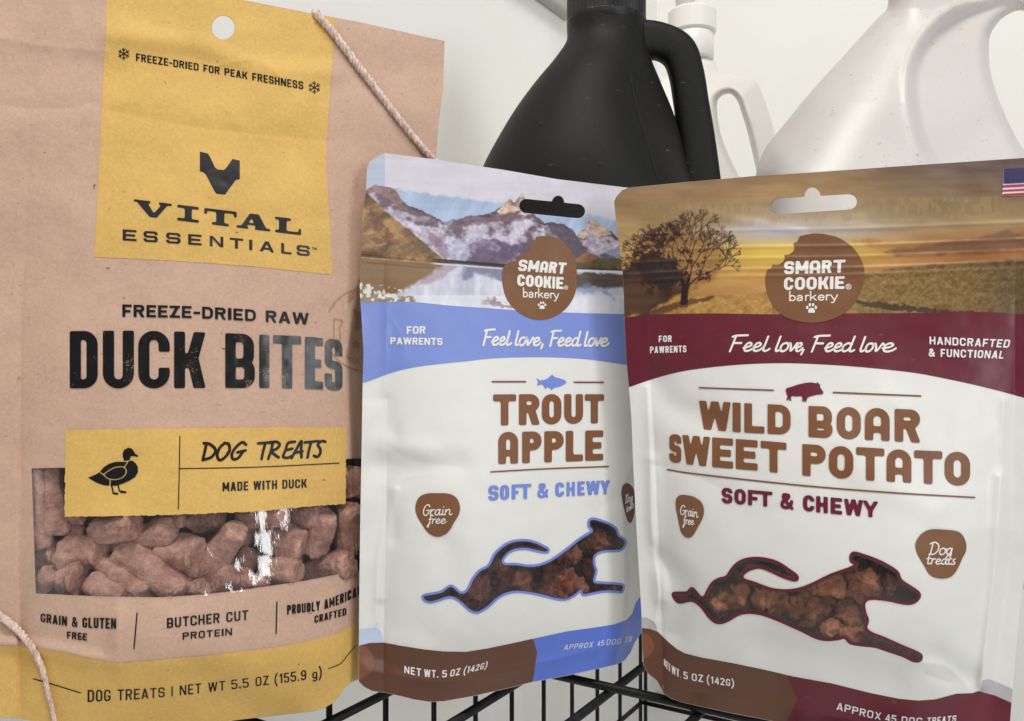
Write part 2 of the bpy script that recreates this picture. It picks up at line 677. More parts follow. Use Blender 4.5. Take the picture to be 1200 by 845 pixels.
def block(ch, X, Y, W, tv, th, r, roundA=False):
    B = lambda *a: sd_box(X, Y, *a)
    P = lambda *a, **k: g_para(X, Y, *a, **k)
    R = lambda *a: g_ring(X, Y, *a)
    D = lambda *a: g_d(X, Y, *a)
    r = min(r, W / 2)
    tv = min(tv, W * {'M': .27, 'W': .24, 'N': .36, 'H': .37, 'K': .37, 'A': .40, 'X': .36, 'Y': .38, 'V': .38, 'S': .42, 'R': .42, 'U': .40}.get(ch, .62))
    if ch == 'A':
        if roundA:
            return uni(np.maximum(R(0, -2, W, 1, r, tv, th), -Y), B(tv * .5, .24, W - tv * .5, .24 + th * .85))
        t = tv * 1.08
        return uni(P(0, t, W / 2 - t * .55, W / 2 + t * .45), P(W - t, W, W / 2 - t * .45, W / 2 + t * .55), B(W * .2, .2, W * .8, .2 + th * .9))
    if ch == 'B':
        return uni(D(0, 0, W, .54, r * .8, tv, th), D(0, .54 - th, W * .97, 1, r * .8, tv, th))
    if ch == 'C':
        return sub(R(0, 0, W, 1, r, tv, th), B(W * .5, .36, W + 1, .64))
    if ch == 'D':
        return D(0, 0, W, 1, r, tv, th)
    if ch == 'E':
        return uni(B(0, 0, tv, 1), B(0, 0, W, th), B(0, 1 - th, W, 1), B(0, .5 - th / 2, W * .9, .5 + th / 2))
    if ch == 'F':
        return uni(B(0, 0, tv, 1), B(0, 1 - th, W, 1), B(0, .46 - th / 2, W * .88, .46 + th / 2))
    if ch == 'G':
        return uni(sub(R(0, 0, W, 1, r, tv, th), B(W * .5, .44, W + 1, .68)), B(W * .52, .50 - th, W, .50), B(W - tv, .2, W, .5))
    if ch == 'H':
        return uni(B(0, 0, tv, 1), B(W - tv, 0, W, 1), B(0, .5 - th / 2, W, .5 + th / 2))
    if ch in 'I|':
        return B(0, 0, W, 1)
    if ch == 'K':
        t = tv * 1.08
        return uni(B(0, 0, tv, 1), P(tv * .9, tv * .9 + t, W - t, W, y0=.36), P(W - t * 1.02, W, tv * 1.05, tv * 1.05 + t, y1=.62))
    if ch == 'L':
        return uni(B(0, 0, tv, 1), B(0, 0, W, th))
    if ch == 'M':
        t = tv
        return uni(B(0, 0, t, 1), B(W - t, 0, W, 1), P(W / 2 - t * .5, W / 2 + t * .5, 0, t, y0=.22), P(W / 2 - t * .5, W / 2 + t * .5, W - t, W, y0=.22))
    if ch == 'N':
        return uni(B(0, 0, tv * .94, 1), B(W - tv * .94, 0, W, 1), P(W - tv * 1.08, W, 0, tv * 1.08))
    if ch in 'O0':
        return R(0, 0, W, 1, r, tv, th)
    if ch == 'P':
        return uni(B(0, 0, tv, 1), D(0, .40, W, 1, r * .9, tv, th))
    if ch == 'R':
        t = tv * 1.06
        return uni(B(0, 0, tv, 1), D(0, .42, W * .98, 1, r * .85, tv, th), P(W - t, W, W * .42, W * .42 + t, y1=.45))
    if ch == 'S':
        up = sub(R(0, .5 - th / 2, W, 1, r * .85, tv, th), B(W * .52, .5 + th * .0, W + 1, .68))
        lo = sub(R(0, 0, W, .5 + th / 2, r * .85, tv, th), B(-1, .32, W * .48, .5 - th * .0))
        return uni(up, lo)
    if ch == 'T':
        return uni(B(0, 1 - th, W, 1), B(W / 2 - tv / 2, 0, W / 2 + tv / 2, 1))
    if ch == 'U':
        return np.maximum(R(0, 0, W, 3, r, tv, th), Y - 1)
    if ch == 'V':
        t = tv * 1.05
        return uni(P(W / 2 - t * .5, W / 2 + t * .5, 0, t), P(W / 2 - t * .5, W / 2 + t * .5, W - t, W))
    if ch == 'W':
        t = tv * .98; c = W / 2; q = W * .27
        return uni(P(q - t / 2, q + t / 2, 0, t), P(q - t / 2, q + t / 2, c - t / 2, c + t / 2), P(W - q - t / 2, W - q + t / 2, c - t / 2, c + t / 2), P(W - q - t / 2, W - q + t / 2, W - t, W))
    if ch == 'X':
        t = tv * 1.1
        return uni(P(0, t, W - t, W), P(W - t, W, 0, t))
    if ch == 'Y':
        t = tv * 1.05
        return uni(B(W / 2 - tv / 2, 0, W / 2 + tv / 2, .46), P(W / 2 - t / 2, W / 2 + t / 2, 0, t, y0=.38), P(W / 2 - t / 2, W / 2 + t / 2, W - t, W, y0=.38))
    if ch == 'Z':
        t = tv * 1.15
        return uni(B(0, 0, W, th), B(0, 1 - th, W, 1), P(0, t, W - t, W))
    if ch == '1':
        return uni(B(W - tv, 0, W, 1), P(0, 0.01, W - tv, W, y0=.70, y1=1), P(0, W * .6, W - tv, W, y0=.72, y1=1))
    if ch == '2':
        t = tv * 1.1
        return uni(np.maximum(sub(R(0, .42, W, 1, r, tv, th), B(-1, .3, W * .5, .70)), .5 - Y), B(0, 0, W, th), P(0, t, W - t, W, y0=th * .5, y1=.62))
    if ch == '4':
        return uni(B(W * .62, 0, W * .62 + tv, .75), B(0, .2, W, .2 + th), P(0, tv, W * .55, W * .55 + tv, y0=.22))
    if ch == '5':
        return uni(B(0, 1 - th, W * .94, 1), B(0, .5, tv, 1), sub(R(0, 0, W, .63, r * .85, tv, th), B(-1, .27, W * .5, .63 - th)))
    if ch == '9':
        return uni(R(0, .38, W, 1, r, tv, th), sub(R(0, 0, W, 1, r, tv, th), B(-1, .27, W - tv, .6)))
    if ch == '.':
        return B(0, 0, W, min(W, .2))
    if ch == '-':
        return B(0, .36, W, .36 + th)
    if ch in '()':
        s = 1 if ch == '(' else -1
        p = catmull([(W / 2 + s * W * .35, 1.1), (W / 2 - s * W * .2, .75), (W / 2 - s * W * .3, .45), (W / 2 - s * W * .2, .12), (W / 2 + s * W * .35, -.22)])
        return sd_seg(X, Y, p, tv * .48)
    if ch == '&':
        h = min(tv, W * .27) * .46
        q = catmull([(W - h, h * .8), (W * .55, .35), (W * .25, .70), (W * .28, .88), (W * .45, 1 - h), (W * .63, .86), (W * .58, .70), (W * .22, .46), (h, .24), (W * .25, h), (W * .55, .10), (W * .78, .28), (W * .86, .5)])
        return sd_seg(X, Y, q, h)
    if ch == 'g':
        return uni(R(0, -.02, W, .66, r, tv, th), sub(R(0, -.32, W, .66, r, tv, th), B(-1, -.12, W - tv, .3)))
    raise KeyError(ch)


WID = {'I': None, '|': None, '1': .62, '.': .30, '-': .62, '(': .5, ')': .5, 'M': 1.30, 'W': 1.50, 'L': .86, 'E': .88, 'F': .86, 'T': .98,
       '&': 1.15, 'J': .8, 'A': 1.08, 'V': 1.06, 'X': 1.05, 'Y': 1.04, 'K': 1.05, 'N': 1.06, 'g': .95, 'S': .98, 'Z': .95}

PEN = {  # pen letters, cap height 1, x-height .52
    'F': [[(.22, .96), (.10, -.03)], [(.0, .90), (.25, .97), (1.0, 1.0)], [(.16, .50), (.7, .50)]],
    'e': [[(.02, .20), (.5, .27), (.78, .40), (.58, .52), (.28, .46), (.10, .24), (.22, .04), (.52, 0), (.85, .08), (1.05, .20)]],
    'l': [[(.38, .92), (.30, .5), (.22, .14), (.42, 0), (.80, .06), (1.0, .14)]],
    'o': [[(.55, .52), (.20, .44), (.06, .22), (.22, .02), (.52, .0), (.85, .14), (.90, .36), (.70, .50), (.55, .52)], [(.72, .48), (.95, .42), (1.1, .45)]],
    'v': [[(-.05, .40), (.12, .50), (.28, .30), (.38, .03), (.62, .20), (.85, .50), (1.0, .44)]],
    'd': [[(.68, .44), (.40, .52), (.10, .34), (.08, .10), (.30, 0), (.58, .14), (.72, .40)], [(.78, .94), (.68, .14), (.82, 0), (1.05, .08)]],
    ',': [[(.55, .08), (.40, -.04), (.2, -.2)]],
    'G': [[(.9, .78), (.62, .98), (.22, .80), (.05, .40), (.2, .06), (.5, 0), (.8, .2), (.85, .45), (.5, .45)]],
    'r': [[(.15, .52), (.12, 0)], [(.14, .30), (.45, .50), (.85, .50)]],
    'a': [[(.75, .44), (.45, .52), (.12, .34), (.10, .10), (.34, 0), (.62, .14), (.78, .48)], [(.78, .52), (.74, .12), (.88, 0), (1.08, .10)]],
    'i': [[(.35, .5), (.3, .1), (.55, 0), (.95, .10)], [(.42, .74), (.44, .76)]],
    'n': [[(.08, .52), (.06, 0)], [(.08, .26), (.42, .52), (.66, .42), (.66, .1), (.82, 0), (1.05, .1)]],
    'f': [[(.95, .86), (.72, .99), (.48, .80), (.40, .2), (.28, -.36), (.05, -.40), (.08, -.18), (.55, .04)], [(.15, .48), (.85, .50)]],
    'D': [[(.25, .92), (.14, .04)], [(-.05, .86), (.45, 1.0), (.92, .74), (.88, .30), (.5, .02), (.0, .02)]],
    'g': [[(.78, .44), (.45, .52), (.12, .34), (.12, .10), (.36, .02), (.64, .16), (.80, .46)], [(.82, .52), (.74, -.20), (.48, -.48), (.08, -.40), (.20, -.16), (.6, -.02)]],
    't': [[(.45, .86), (.36, .14), (.55, 0), (.95, .10)], [(.05, .52), (.88, .55)]],
    's': [[(.02, .04), (.45, 0), (.72, .14), (.40, .30), (.34, .44), (.66, .54)]],
}
SANS = {  # thin rounded lower case
    'b': [[(.08, 1.0), (.08, 0)], [(.08, .40), (.45, .56), (.88, .42), (.9, .16), (.5, 0), (.08, .14)]],
    'a': [[(.1, .46), (.45, .56), (.8, .44), (.8, 0)], [(.8, .32), (.4, .30), (.08, .2), (.15, .02), (.5, 0), (.8, .14)]],
    'r': [[(.2, .56), (.2, 0)], [(.2, .34), (.45, .54), (.85, .54)]],
    'k': [[(.1, 1.0), (.1, 0)], [(.82, .56), (.14, .22)], [(.38, .34), (.9, 0)]],
    'e': [[(.1, .30), (.9, .30), (.82, .48), (.5, .56), (.15, .44), (.08, .2), (.3, .02), (.6, 0), (.88, .1)]],
    'y': [[(.06, .56), (.5, .02)], [(.94, .56), (.42, -.22), (.15, -.28)]],
}
HAND = {
    'D': [[(.18, .96), (.10, .5), (.02, .02)], [(-.04, .98), (.45, .92), (.98, .58), (.70, .18), (.02, .02)]],
    'O': [[(.55, .98), (.2, .72), (.04, .30), (.25, .0), (.6, .10), (.95, .5), (.85, .9), (.5, .97)]],
    'G': [[(.98, .86), (.70, 1.0), (.28, .70), (.06, .30), (.22, .02), (.55, .10), (.82, .46)], [(.45, .42), (.98, .52)]],
    'T': [[(.0, .92), (.5, .95), (1.02, .99)], [(.48, .95), (.38, .4), (.34, .0)]],
    'R': [[(.30, .88), (.2, .4), (.06, 0)], [(.05, .94), (.6, 1.0), (.92, .82), (.70, .58), (.28, .44), (.6, .22), (.95, .06)]],
    'E': [[(.98, .98), (.40, .90), (.25, .5), (.10, .10), (.50, .02), (.85, .12)], [(.25, .48), (.82, .56)]],
    'A': [[(.0, .0), (.35, .55), (.68, 1.0), (.75, .5), (.86, .02)], [(.16, .30), (.88, .38)]],
    'S': [[(1.0, .94), (.62, .98), (.28, .76), (.55, .52), (.62, .22), (.35, .02), (.0, .10)]],
}
SLAB = {
    'V': lambda X, Y, W: uni(sd_box(X, Y, 0, .85, .45 * W, 1), sd_box(X, Y, .65 * W, .85, W, 1), g_para(X, Y, .42 * W, .60 * W, .07 * W, .35 * W, 0, .92), g_para(X, Y, .44 * W, .60 * W, .75 * W, .90 * W, 0, .92)),
    'I': lambda X, Y, W: uni(sd_box(X, Y, 0, .82, W, 1), sd_box(X, Y, 0, 0, W, .18), sd_box(X, Y, .35 * W, 0, .67 * W, 1)),
    'T': lambda X, Y, W: uni(sd_box(X, Y, 0, .83, W, 1), sd_box(X, Y, 0, .62, .09 * W, 1), sd_box(X, Y, .91 * W, .62, W, 1), sd_box(X, Y, .37 * W, 0, .62 * W, 1), sd_box(X, Y, .23 * W, 0, .76 * W, .17)),
    'A': lambda X, Y, W: uni(g_para(X, Y, .10 * W, .24 * W, .40 * W, .54 * W), g_para(X, Y, .63 * W, .92 * W, .38 * W, .66 * W), sd_box(X, Y, .25 * W, .26, .7 * W, .40), sd_box(X, Y, 0, 0, .36 * W, .16), sd_box(X, Y, .54 * W, 0, W, .16)),
    'L': lambda X, Y, W: uni(sd_box(X, Y, 0, .83, .62 * W, 1), sd_box(X, Y, .16 * W, 0, .45 * W, 1), sd_box(X, Y, 0, 0, W, .17), sd_box(X, Y, .90 * W, 0, W, .42)),
}


# ------------------------------------------------------------------ pouches: a film sheet with real relief
class Pouch:
    def __init__(self, label, cat_base, px, py, Y0, yaw, tilt, Lp, Rp, ul, ur, prof, bprof, extra, pw=0.8):
        a = math.radians(yaw); tl = math.radians(tilt)
        self.n = np.array([math.sin(a), -math.cos(a), math.sin(tl)])
        u, v = ray(px, py)
        self.c = (self.n[0] * u + self.n[1] + self.n[2] * v) * Y0
        self.Lp, self.Rp, self.ul, self.ur, self.prof, self.bprof, self.extra, self.pw = Lp, Rp, ul, ur, prof, bprof, extra, pw
        bx, by = cat_base
        p = unproj(bx, by, self.plane(bx, by))
        self.root = empty("treat_pouch", (float(p[0]), float(p[1]), float(p[2])))
        tag(self.root, label, "pouch", "pouches of dog treats standing in a row")
        self.base = np.array(p)

    def plane(self, x, y):
        u, v = ray(x, y)
        return self.c / (self.n[0] * u + self.n[1] + self.n[2] * v)

    def lens(self, x, y):
        L = itp(self.Lp, y); R = itp(self.Rp, y)
        u = (x - L) / (R - L)
        a = np.clip((u - self.ul) / (1 - self.ul - self.ur), 0, 1)
        return (4 * a * (1 - a)) ** self.pw

    def D(self, x, y, level=0.0):
        x = np.asarray(x, float); y = np.asarray(y, float)
        b = self.lens(x, y) * smooth_itp(self.prof, y) + self.extra(x, y)
        return self.plane(x, y) - b * 1e-3 - level * 1.3e-4

    def Dback(self, x, y):
        b = self.plane(x, y) + (self.lens(x, y) * itp(self.bprof, y) + 0.4) * 1e-3
        return np.maximum(b, self.D(x, y) + 4e-4)

    def sheet(self, name, fn, bbox, step, mat, level=0.0, parent=None, back=False, blurn=0, color=None):
        x0, y0, x1, y1 = bbox
        xs = np.arange(x0 - 2 * step, x1 + 2.01 * step, step)
        ys = np.arange(y0 - 2 * step, y1 + 2.01 * step, step)
        X, Y = np.meshgrid(xs, ys)
        F = fn(X, Y)
        if blurn:
            F = blur(F, blurn)
        V, polys = march(F, xs, ys)
        d = self.Dback(V[:, 0], V[:, 1]) if back else self.D(V[:, 0], V[:, 1], level)
        if back:
            polys = [p[:, ::-1] for p in polys]
        par = parent or self.root
        co = unproj(V[:, 0], V[:, 1], d) - world_of(par)
        me = make_mesh(name, co, polys, mat)
        if color is not None:
            rgb = color(V[:, 0], V[:, 1])
            at = me.attributes.new("print", 'FLOAT_COLOR', 'POINT')
            ca4 = np.ones((len(V), 4), np.float32)
            ca4[:, :3] = np.minimum(lin(np.clip(rgb, 0, 255)) * KALB, 0.86)
            at.data.foreach_set("color", ca4.ravel())
        return link(name, me, par)

    def text(self, s, x0, x1, bot, top, mat, style='block', w=.55, tv=.15, th=None, r=.25, lean=0.0, xs=None, level=2.0,
             parent=None, gap=.14, rnd=0.0, roundA=False, px=0.45, hw=.06, name="lettering"):
        """one line of lettering; bot/top: base line and cap line as (x,y) in photo pixels"""
        th = th or tv * .92
        h0 = float(np.mean([smooth_itp(bot, q) - smooth_itp(top, q) for q in (x0, (x0 + x1) / 2, x1)]))
        if xs is None:
            ws = []
            for ch in s:
                if ch == ' ': ws.append(w * .55)
                elif ch in 'I|': ws.append(tv)
                else: ws.append(w * (WID.get(ch) or 1.0))
            tot = sum(ws) + gap * (len(s) - 1)
            k = (x1 - x0) / tot
            xs = []; c = 0
            for q in ws:
                xs.append((x0 + c * k, x0 + (c + q) * k)); c += q + gap
        allV = []; allP = {}; off = 0
        chars = [c for c in s]
        if len(xs) != len(chars):
            chars = [c for c in s if c != ' ']
        for ch, (a, b) in zip(chars, xs):
            if ch == ' ':
                continue
            xm = (a + b) / 2
            h = float(smooth_itp(bot, xm) - smooth_itp(top, xm))
            W = (b - a) / h
            st = px / h
            m = .25
            gx = np.arange(-m - (.5 if style != 'block' else 0), W + m + (.5 if style != 'block' else 0), st)
            gy = np.arange(-.5, 1.3, st)
            X, Y = np.meshgrid(gx, gy)
            if style == 'block':
                F = block(ch, X, Y, W, tv, th, r, roundA)
            elif style == 'slab':
                F = SLAB[ch](X, Y, W)
            else:
                T = {'pen': PEN, 'sans': SANS, 'hand': HAND}[style]
                F = np.full(X.shape, 9.0)
                for pl in T[ch]:
                    q = catmull(pl, 7)
                    F = np.minimum(F, sd_seg(X, Y, np.stack([q[:, 0] * W, q[:, 1]], 1), hw))
            if rnd:
                F = blur(F, max(1, int(round(rnd / st))))
            V, polys = march(F, gx, gy)
            if not len(V):
                continue
            pxx = a + V[:, 0] * h
            yb = smooth_itp(bot, pxx); yt = smooth_itp(top, pxx)
            pyy = yb + (yt - yb) * V[:, 1]
            lx = lean if not callable(lean) else lean(pxx)
            pxx = pxx + lx * V[:, 1]
            allV.append(np.stack([pxx, pyy], 1))
            for p in polys:
                allP.setdefault(p.shape[1], []).append(p[:, ::-1] + off)
            off += len(V)
        V = np.concatenate(allV)
        polys = [np.concatenate(v) for v in allP.values()]
        par = parent or self.root
        co = unproj(V[:, 0], V[:, 1], self.D(V[:, 0], V[:, 1], level)) - world_of(par)
        return link(name, make_mesh(name, co, polys, mat), par)

    def line(self, pts, w, mat, level=2.0, parent=None, name="printed_rule"):
        p = catmull(pts, 6)
        x0, y0 = p.min(0) - 3; x1, y1 = p.max(0) + 3
        return self.sheet(name, lambda X, Y: sd_seg(X, Y, p, w / 2), (x0, y0, x1, y1), 0.5, mat, level, parent)


def cr(pts, ox, oy, k):
    """points read off an enlarged crop -> photo coordinates"""
    return [(ox + a / k, oy + b / k) for a, b in pts]


def bb(pts, m=2):
    p = np.asarray(pts, float)
    return (p[:, 0].min() - m, p[:, 1].min() - m, p[:, 0].max() + m, p[:, 1].max() + m)


def ragged(F, X, Y, amp, sc, seed=3):
    return F + (fbm(X, Y, sc, 3, seed) - .5) * 2 * amp


def fold_line(x, y, pts, w):
    """sharp crest of a crease"""
    d = sd_seg(np.asarray(x, float), np.asarray(y, float), catmull(pts, 4), 0.0)
    return np.exp(-np.sqrt(d * d + .6) / w)


def gauss_line(x, y, pts, w):
    """soft ridge along a polyline"""
    d = sd_seg(np.asarray(x, float), np.asarray(y, float), catmull(pts, 4), 0.0)
    return np.exp(-(d / w) ** 2)


def paw_sdf(X, Y, cx, cy, s):
    f = sd_circle(X, Y, cx, cy + s * .22, s * .30, s * .24)
    f = uni(f, sd_circle(X, Y, cx - s * .2, cy + s * .34, s * .14), sd_circle(X, Y, cx + s * .2, cy + s * .34, s * .14))
    for dx, dy in ((-.42, -.06), (-.16, -.32), (.16, -.32), (.42, -.06)):
        f = uni(f, sd_circle(X, Y, cx + dx * s, cy + dy * s, s * .125, s * .17))
    return f


def reg_mark(P, cx, cy, r, mat, parent):
    def fn(X, Y):
        a = np.abs(np.hypot(X - cx, Y - cy) - r * .85) - r * .12
        return uni(a, sd_seg(X, Y, [(cx - r * .25, cy + r * .4), (cx - r * .25, cy - r * .42)], r * .11),
                   np.abs(sd_circle(X, Y, cx - r * .02, cy - r * .18, r * .26)) - r * .1, sd_seg(X, Y, [(cx, cy + r * .05), (cx + r * .28, cy + r * .4)], r * .11))
    P.sheet("registered_mark", fn, (cx - r, cy - r, cx + r, cy + r), 0.3, mat, 3.0, parent)


# ------------------------------------------------------------------ materials of the pouches
kraft_m = inside_dark(paper_mat("kraft_paper", alb(196, 163, 142), alb(140, 108, 92), alb(206, 176, 158)))
yellow_m = paper_mat("yellow_print_on_kraft", alb(212, 173, 97), alb(168, 126, 58), alb(230, 190, 110), 0.8)
black_ink = ink_mat("black_ink", alb(20, 19, 21), 0.45, 0.25)
logo_ink = ink_mat("charcoal_ink", alb(42, 39, 42), 0.36, 0.35)
worn_ink = ink_mat("worn_black_ink", alb(18, 17, 19), 0.30, 0.38, worn=alb(170, 140, 122), thr=.60)
tan_ink = ink_mat("tan_ink", alb(170, 132, 104), 0.5)
white_film = inside_dark(film_mat("white_film", alb(220, 220, 216), 0.42, 0.35, 0.015), (0.11, 0.078, 0.07, 1))
blue_film = film_mat("blue_print", alb(119, 139, 208), 0.42, 0.4, 0.02)
blue_low = film_mat("deep_blue_print", alb(88, 116, 206), 0.42, 0.4, 0.02)
brown_film = film_mat("brown_print", alb(96, 60, 42), 0.42, 0.4, 0.04)
cookie_m = film_mat("cookie_brown_print", alb(120, 81, 51), 0.42, 0.4, 0.05)
maroon_film = film_mat("maroon_print", alb(98, 26, 41), 0.42, 0.4, 0.03)
brown_ink = ink_mat("brown_ink", alb(122, 79, 50))
rule_ink = ink_mat("reddish_brown_ink", alb(126, 70, 55))
blue_ink = ink_mat("blue_ink", alb(112, 134, 208))
maroon_ink = ink_mat("maroon_ink", alb(102, 28, 45))
white_ink = ink_mat("white_ink", alb(226, 224, 220))
pale_ink = ink_mat("pale_blue_ink", alb(190, 195, 215))
picture_m = attr_mat("printed_picture")
clear_m = clear_film_mat("clear_window_film", 0.09, 0.095)
haze_film = clear_film_mat("matte_window_film", 0.28, 0.06, (0.92, 0.90, 0.90, 1), False)
edge_film = NT("frosted_window_edge")
edge_film.set(0.4, 0.4); edge_film.base(alb(88, 66, 68)); edge_film.b.inputs["Alpha"].default_value = 0.55
edge_m = edge_film.m

# ================================================================== DUCK POUCH
def duck_extra(x, y):
    e = (fbm(x, y, 110, 3, 5) - .5) * 2.2 + (fbm(x, y, 34, 3, 9) - .5) * 0.7
    # soft horizontal waves of the flattened paper near the top
    e = e + 0.5 * np.sin(y / 17.0 + 2.5 * (fbm(x, y, 160, 2, 2) - .5)) * sstep(360, 60, y) * sstep(-40, 100, y)
    e = e + 1.0 * gauss_line(x, y, [(126, 40), (230, 52), (300, 78), (390, 85)], 12)
    # heat-sealed bottom corner folds
    e = e + 2.2 * gauss_line(x, y, [(-20, 752), (45, 758), (138, 778)], 9) * sstep(150, 100, x)
    e = e + 2.6 * gauss_line(x, y, [(138, 700), (139, 778)], 12) * sstep(680, 740, y)
    e = e - 2.0 * gauss_line(x, y, [(240, 790), (300, 830), (330, 850)], 22)
    # right-hand side gusset falls away
    xr = itp([(-60, 560), (190, 560), (330, 418), (420, 402), (500, 408), (700, 413), (800, 410)], y)
    e = e - np.clip(x - xr, 0, 60) * 0.62 * sstep(0, 10, x - xr)
    # left seam
    e = e + 1.2 * sstep(26, 18, x) * sstep(300, 560, y)
    e = e + .6 * fold_line(x, y, [(-20, 40), (40, 52), (125, 60)], 9) - .5 * fold_line(x, y, [(-20, 120), (60, 128), (110, 120)], 10)
    e = e + .5 * fold_line(x, y, [(250, 78), (300, 70), (330, 92), (350, 120)], 7) - .45 * fold_line(x, y, [(130, 130), (240, 150), (385, 165)], 12)
    e = e + .5 * fold_line(x, y, [(383, 180), (392, 240), (388, 300)], 7)
    e = e + .7 * fold_line(x, y, [(22, 560), (24, 680), (20, 755)], 5)
    # small ridge on the clear window
    e = e + 0.35 * gauss_line(x, y, [(300, 590), (312, 640), (318, 700)], 20)
    return e


DK = Pouch("kraft paper duck bites pouch with yellow printed panels and a wide clear window", (200, 846), 250, 422, 0.312, 18, 4,
           [(-60, -45), (900, -45)], [(-60, 535), (48, 521), (190, 512), (300, 482), (400, 446), (500, 434), (900, 432)], 0.142, 0.03,
           [(-60, 0), (60, .5), (130, 1.5), (250, 4.5), (400, 8), (560, 12), (690, 17.5), (770, 19), (845, 9), (900, 4)],
           [(-60, 0), (60, .6), (130, 4), (250, 14), (400, 24), (560, 32), (800, 34), (900, 30)], duck_extra, 0.75)
duck_out = [(-70, -70), (140, -26), (280, -1), (369, 16.5), (420, 25.5), (500, 43.5), (521, 48), (519.5, 105), (514, 144), (511, 190),
            (486, 300), (452, 400), (440, 500), (436, 640), (434, 780), (423, 795), (412, 799), (404, 806), (397, 816), (390, 824), (380, 830), (368, 833.5), (320, 839), (268, 845),
            (170, 858), (110, 858), (60, 852), (42, 846), (20, 841.5), (0, 841), (-70, 846)]
duck_win = [(37, 549), (60, 548.5), (260, 544), (426, 537), (426, 667), (419, 668.6), (358, 680.5), (287, 691), (240, 696.5), (193.5, 700), (120, 699), (42, 695.5)]
duck_hole = lambda X, Y: sd_circle(X, Y, 261.5, 32.5, 13.4, 14.0)
d_out = lambda X, Y: sub(sd_poly(X, Y, duck_out), duck_hole(X, Y))
DBB = (-75, -75, 530, 862)
DK.sheet("front_panel", lambda X, Y: sub(d_out(X, Y), sd_poly(X, Y, duck_win)), DBB, 1.5, kraft_m)
DK.sheet("back_panel", d_out, DBB, 2.5, kraft_m, back=True)
DK.sheet("window_film", lambda X, Y: sd_poly(X, Y, duck_win) - 2, bb(duck_win, 4), 1.5, clear_m, 0.4)
top_y = [(126, -60), (125, 0), (124, 45), (121, 87), (118, 160), (115, 222), (110.5, 301), (212, 306), (300, 312.5), (390, 322), (385, 235), (382, 185), (386, 117), (390, 62), (391, 47), (393, 10), (393, -60)]
DK.sheet("yellow_panel", lambda X, Y: np.maximum(ragged(sd_poly(X, Y, top_y), X, Y, .8, 3.0), d_out(X, Y) + .4), bb(top_y), 0.75, yellow_m, 1)
mid_y = [(76.5, 504), (160, 502.5), (260, 501.5), (330, 500.5), (406, 500.5), (405, 590), (353, 594.5), (296, 599.6), (200, 603.5), (127, 605), (76, 605.5)]
DK.sheet("yellow_panel", lambda X, Y: ragged(sd_poly(X, Y, mid_y), X, Y, 1.1, 2.6, 8), bb(mid_y), 0.6, yellow_m, 1.5)
low_top = [(-75, 757), (0, 757), (20, 757), (45, 759.5), (75, 765), (110, 773), (138, 777.5), (165, 775), (200, 772), (246, 768), (300, 761.6), (340, 756), (374, 748), (396, 742), (414, 732), (440, 722)]
low_y = low_top + [(440, 870), (-75, 870)]
DK.sheet("yellow_panel", lambda X, Y: np.maximum(ragged(sd_poly(X, Y, low_y), X, Y, .8, 3.0, 12), d_out(X, Y) + .3), bb(low_y), 1.0, yellow_m, 1)

T = DK.text
T("FREEZE-DRIED FOR PEAK FRESHNESS", 159.3, 355.5, [(159.3, 71.3), (238, 83.9), (355.5, 105)], [(159.3, 62.3), (239, 75.5), (355.5, 95.7)], black_ink, tv=.205, th=.17, r=.26, w=.52, gap=.10, px=.4)
for cx, cy, r in ((145, 63, 6.8), (368.3, 102.5, 7)):
    def flake(X, Y, cx=cx, cy=cy, r=r):
        f = np.full(X.shape, 99.0)
        for k in range(6):
            a = math.radians(60 * k + 30)
            c, s = math.cos(a), math.sin(a)
            f = uni(f, sd_seg(X, Y, [(cx, cy), (cx + c * r, cy + s * r)], .55))
            for sg in (-1, 1):
                b = a + sg * math.radians(50)
                f = uni(f, sd_seg(X, Y, [(cx + c * r * .55, cy + s * r * .55), (cx + c * r * .55 + math.cos(b) * r * .38, cy + s * r * .55 + math.sin(b) * r * .38)], .5))
        return f
    DK.sheet("snowflake", flake, (cx - 8, cy - 8, cx + 8, cy + 8), 0.35, black_ink, 2)
fox = cr([(537, 70), (575, 80), (583, 92), (608, 145), (622, 155), (650, 157), (662, 145), (690, 105), (724, 113), (724, 200), (705, 203), (655, 272), (615, 268), (605, 255), (565, 178), (555, 168), (537, 162)], 100, 160, 4)
DK.sheet("logo", lambda X, Y: sd_poly(X, Y, fox), bb(fox), 0.5, logo_ink, 2)
vx = [(225, 407), (430, 533), (557, 710), (707, 868), (888, 1012)]
T("VITAL", 156.3, 353, [(156.3, 252), (353, 275.7)], [(156.3, 233.3), (353, 257.5)], logo_ink, style='slab', xs=[(100 + a / 4, 100 + b / 4) for a, b in vx], rnd=.045)
ex = [(175, 240), (272, 340), (378, 447), (482, 545), (583, 647), (677, 740), (768, 783), (817, 885), (918, 967), (990, 1053)]
T("ESSENTIALS", 143.75, 363, [(143.75, 281.7), (245.7, 288.5), (363, 300.5)], [(143.9, 268.7), (246, 276.2), (362.5, 288.3)], logo_ink, tv=.29, th=.20, r=.45, xs=[(100 + a / 4, 100 + b / 4) for a, b in ex])
T("TM", 365.5, 371, [(365, 292.5), (371, 293.2)], [(365, 289.3), (371, 290)], logo_ink, tv=.2, px=.3, w=.7)
T("FREEZE-DRIED RAW", 143.3, 362, [(143.3, 371.2), (240.8, 373.5), (315.3, 377.6), (362, 380.8)], [(143.8, 356.7), (241, 359.5), (316, 364.0), (363, 367)], black_ink, w=.76, tv=.25, th=.20, r=.44, gap=.13)
dx = [(81.7, 114.5), (120.5, 157), (162, 199), (204, 241), (264, 298.7), (303.8, 315.8), (320, 353), (357.3, 378.6), (380.6, 401.4)]
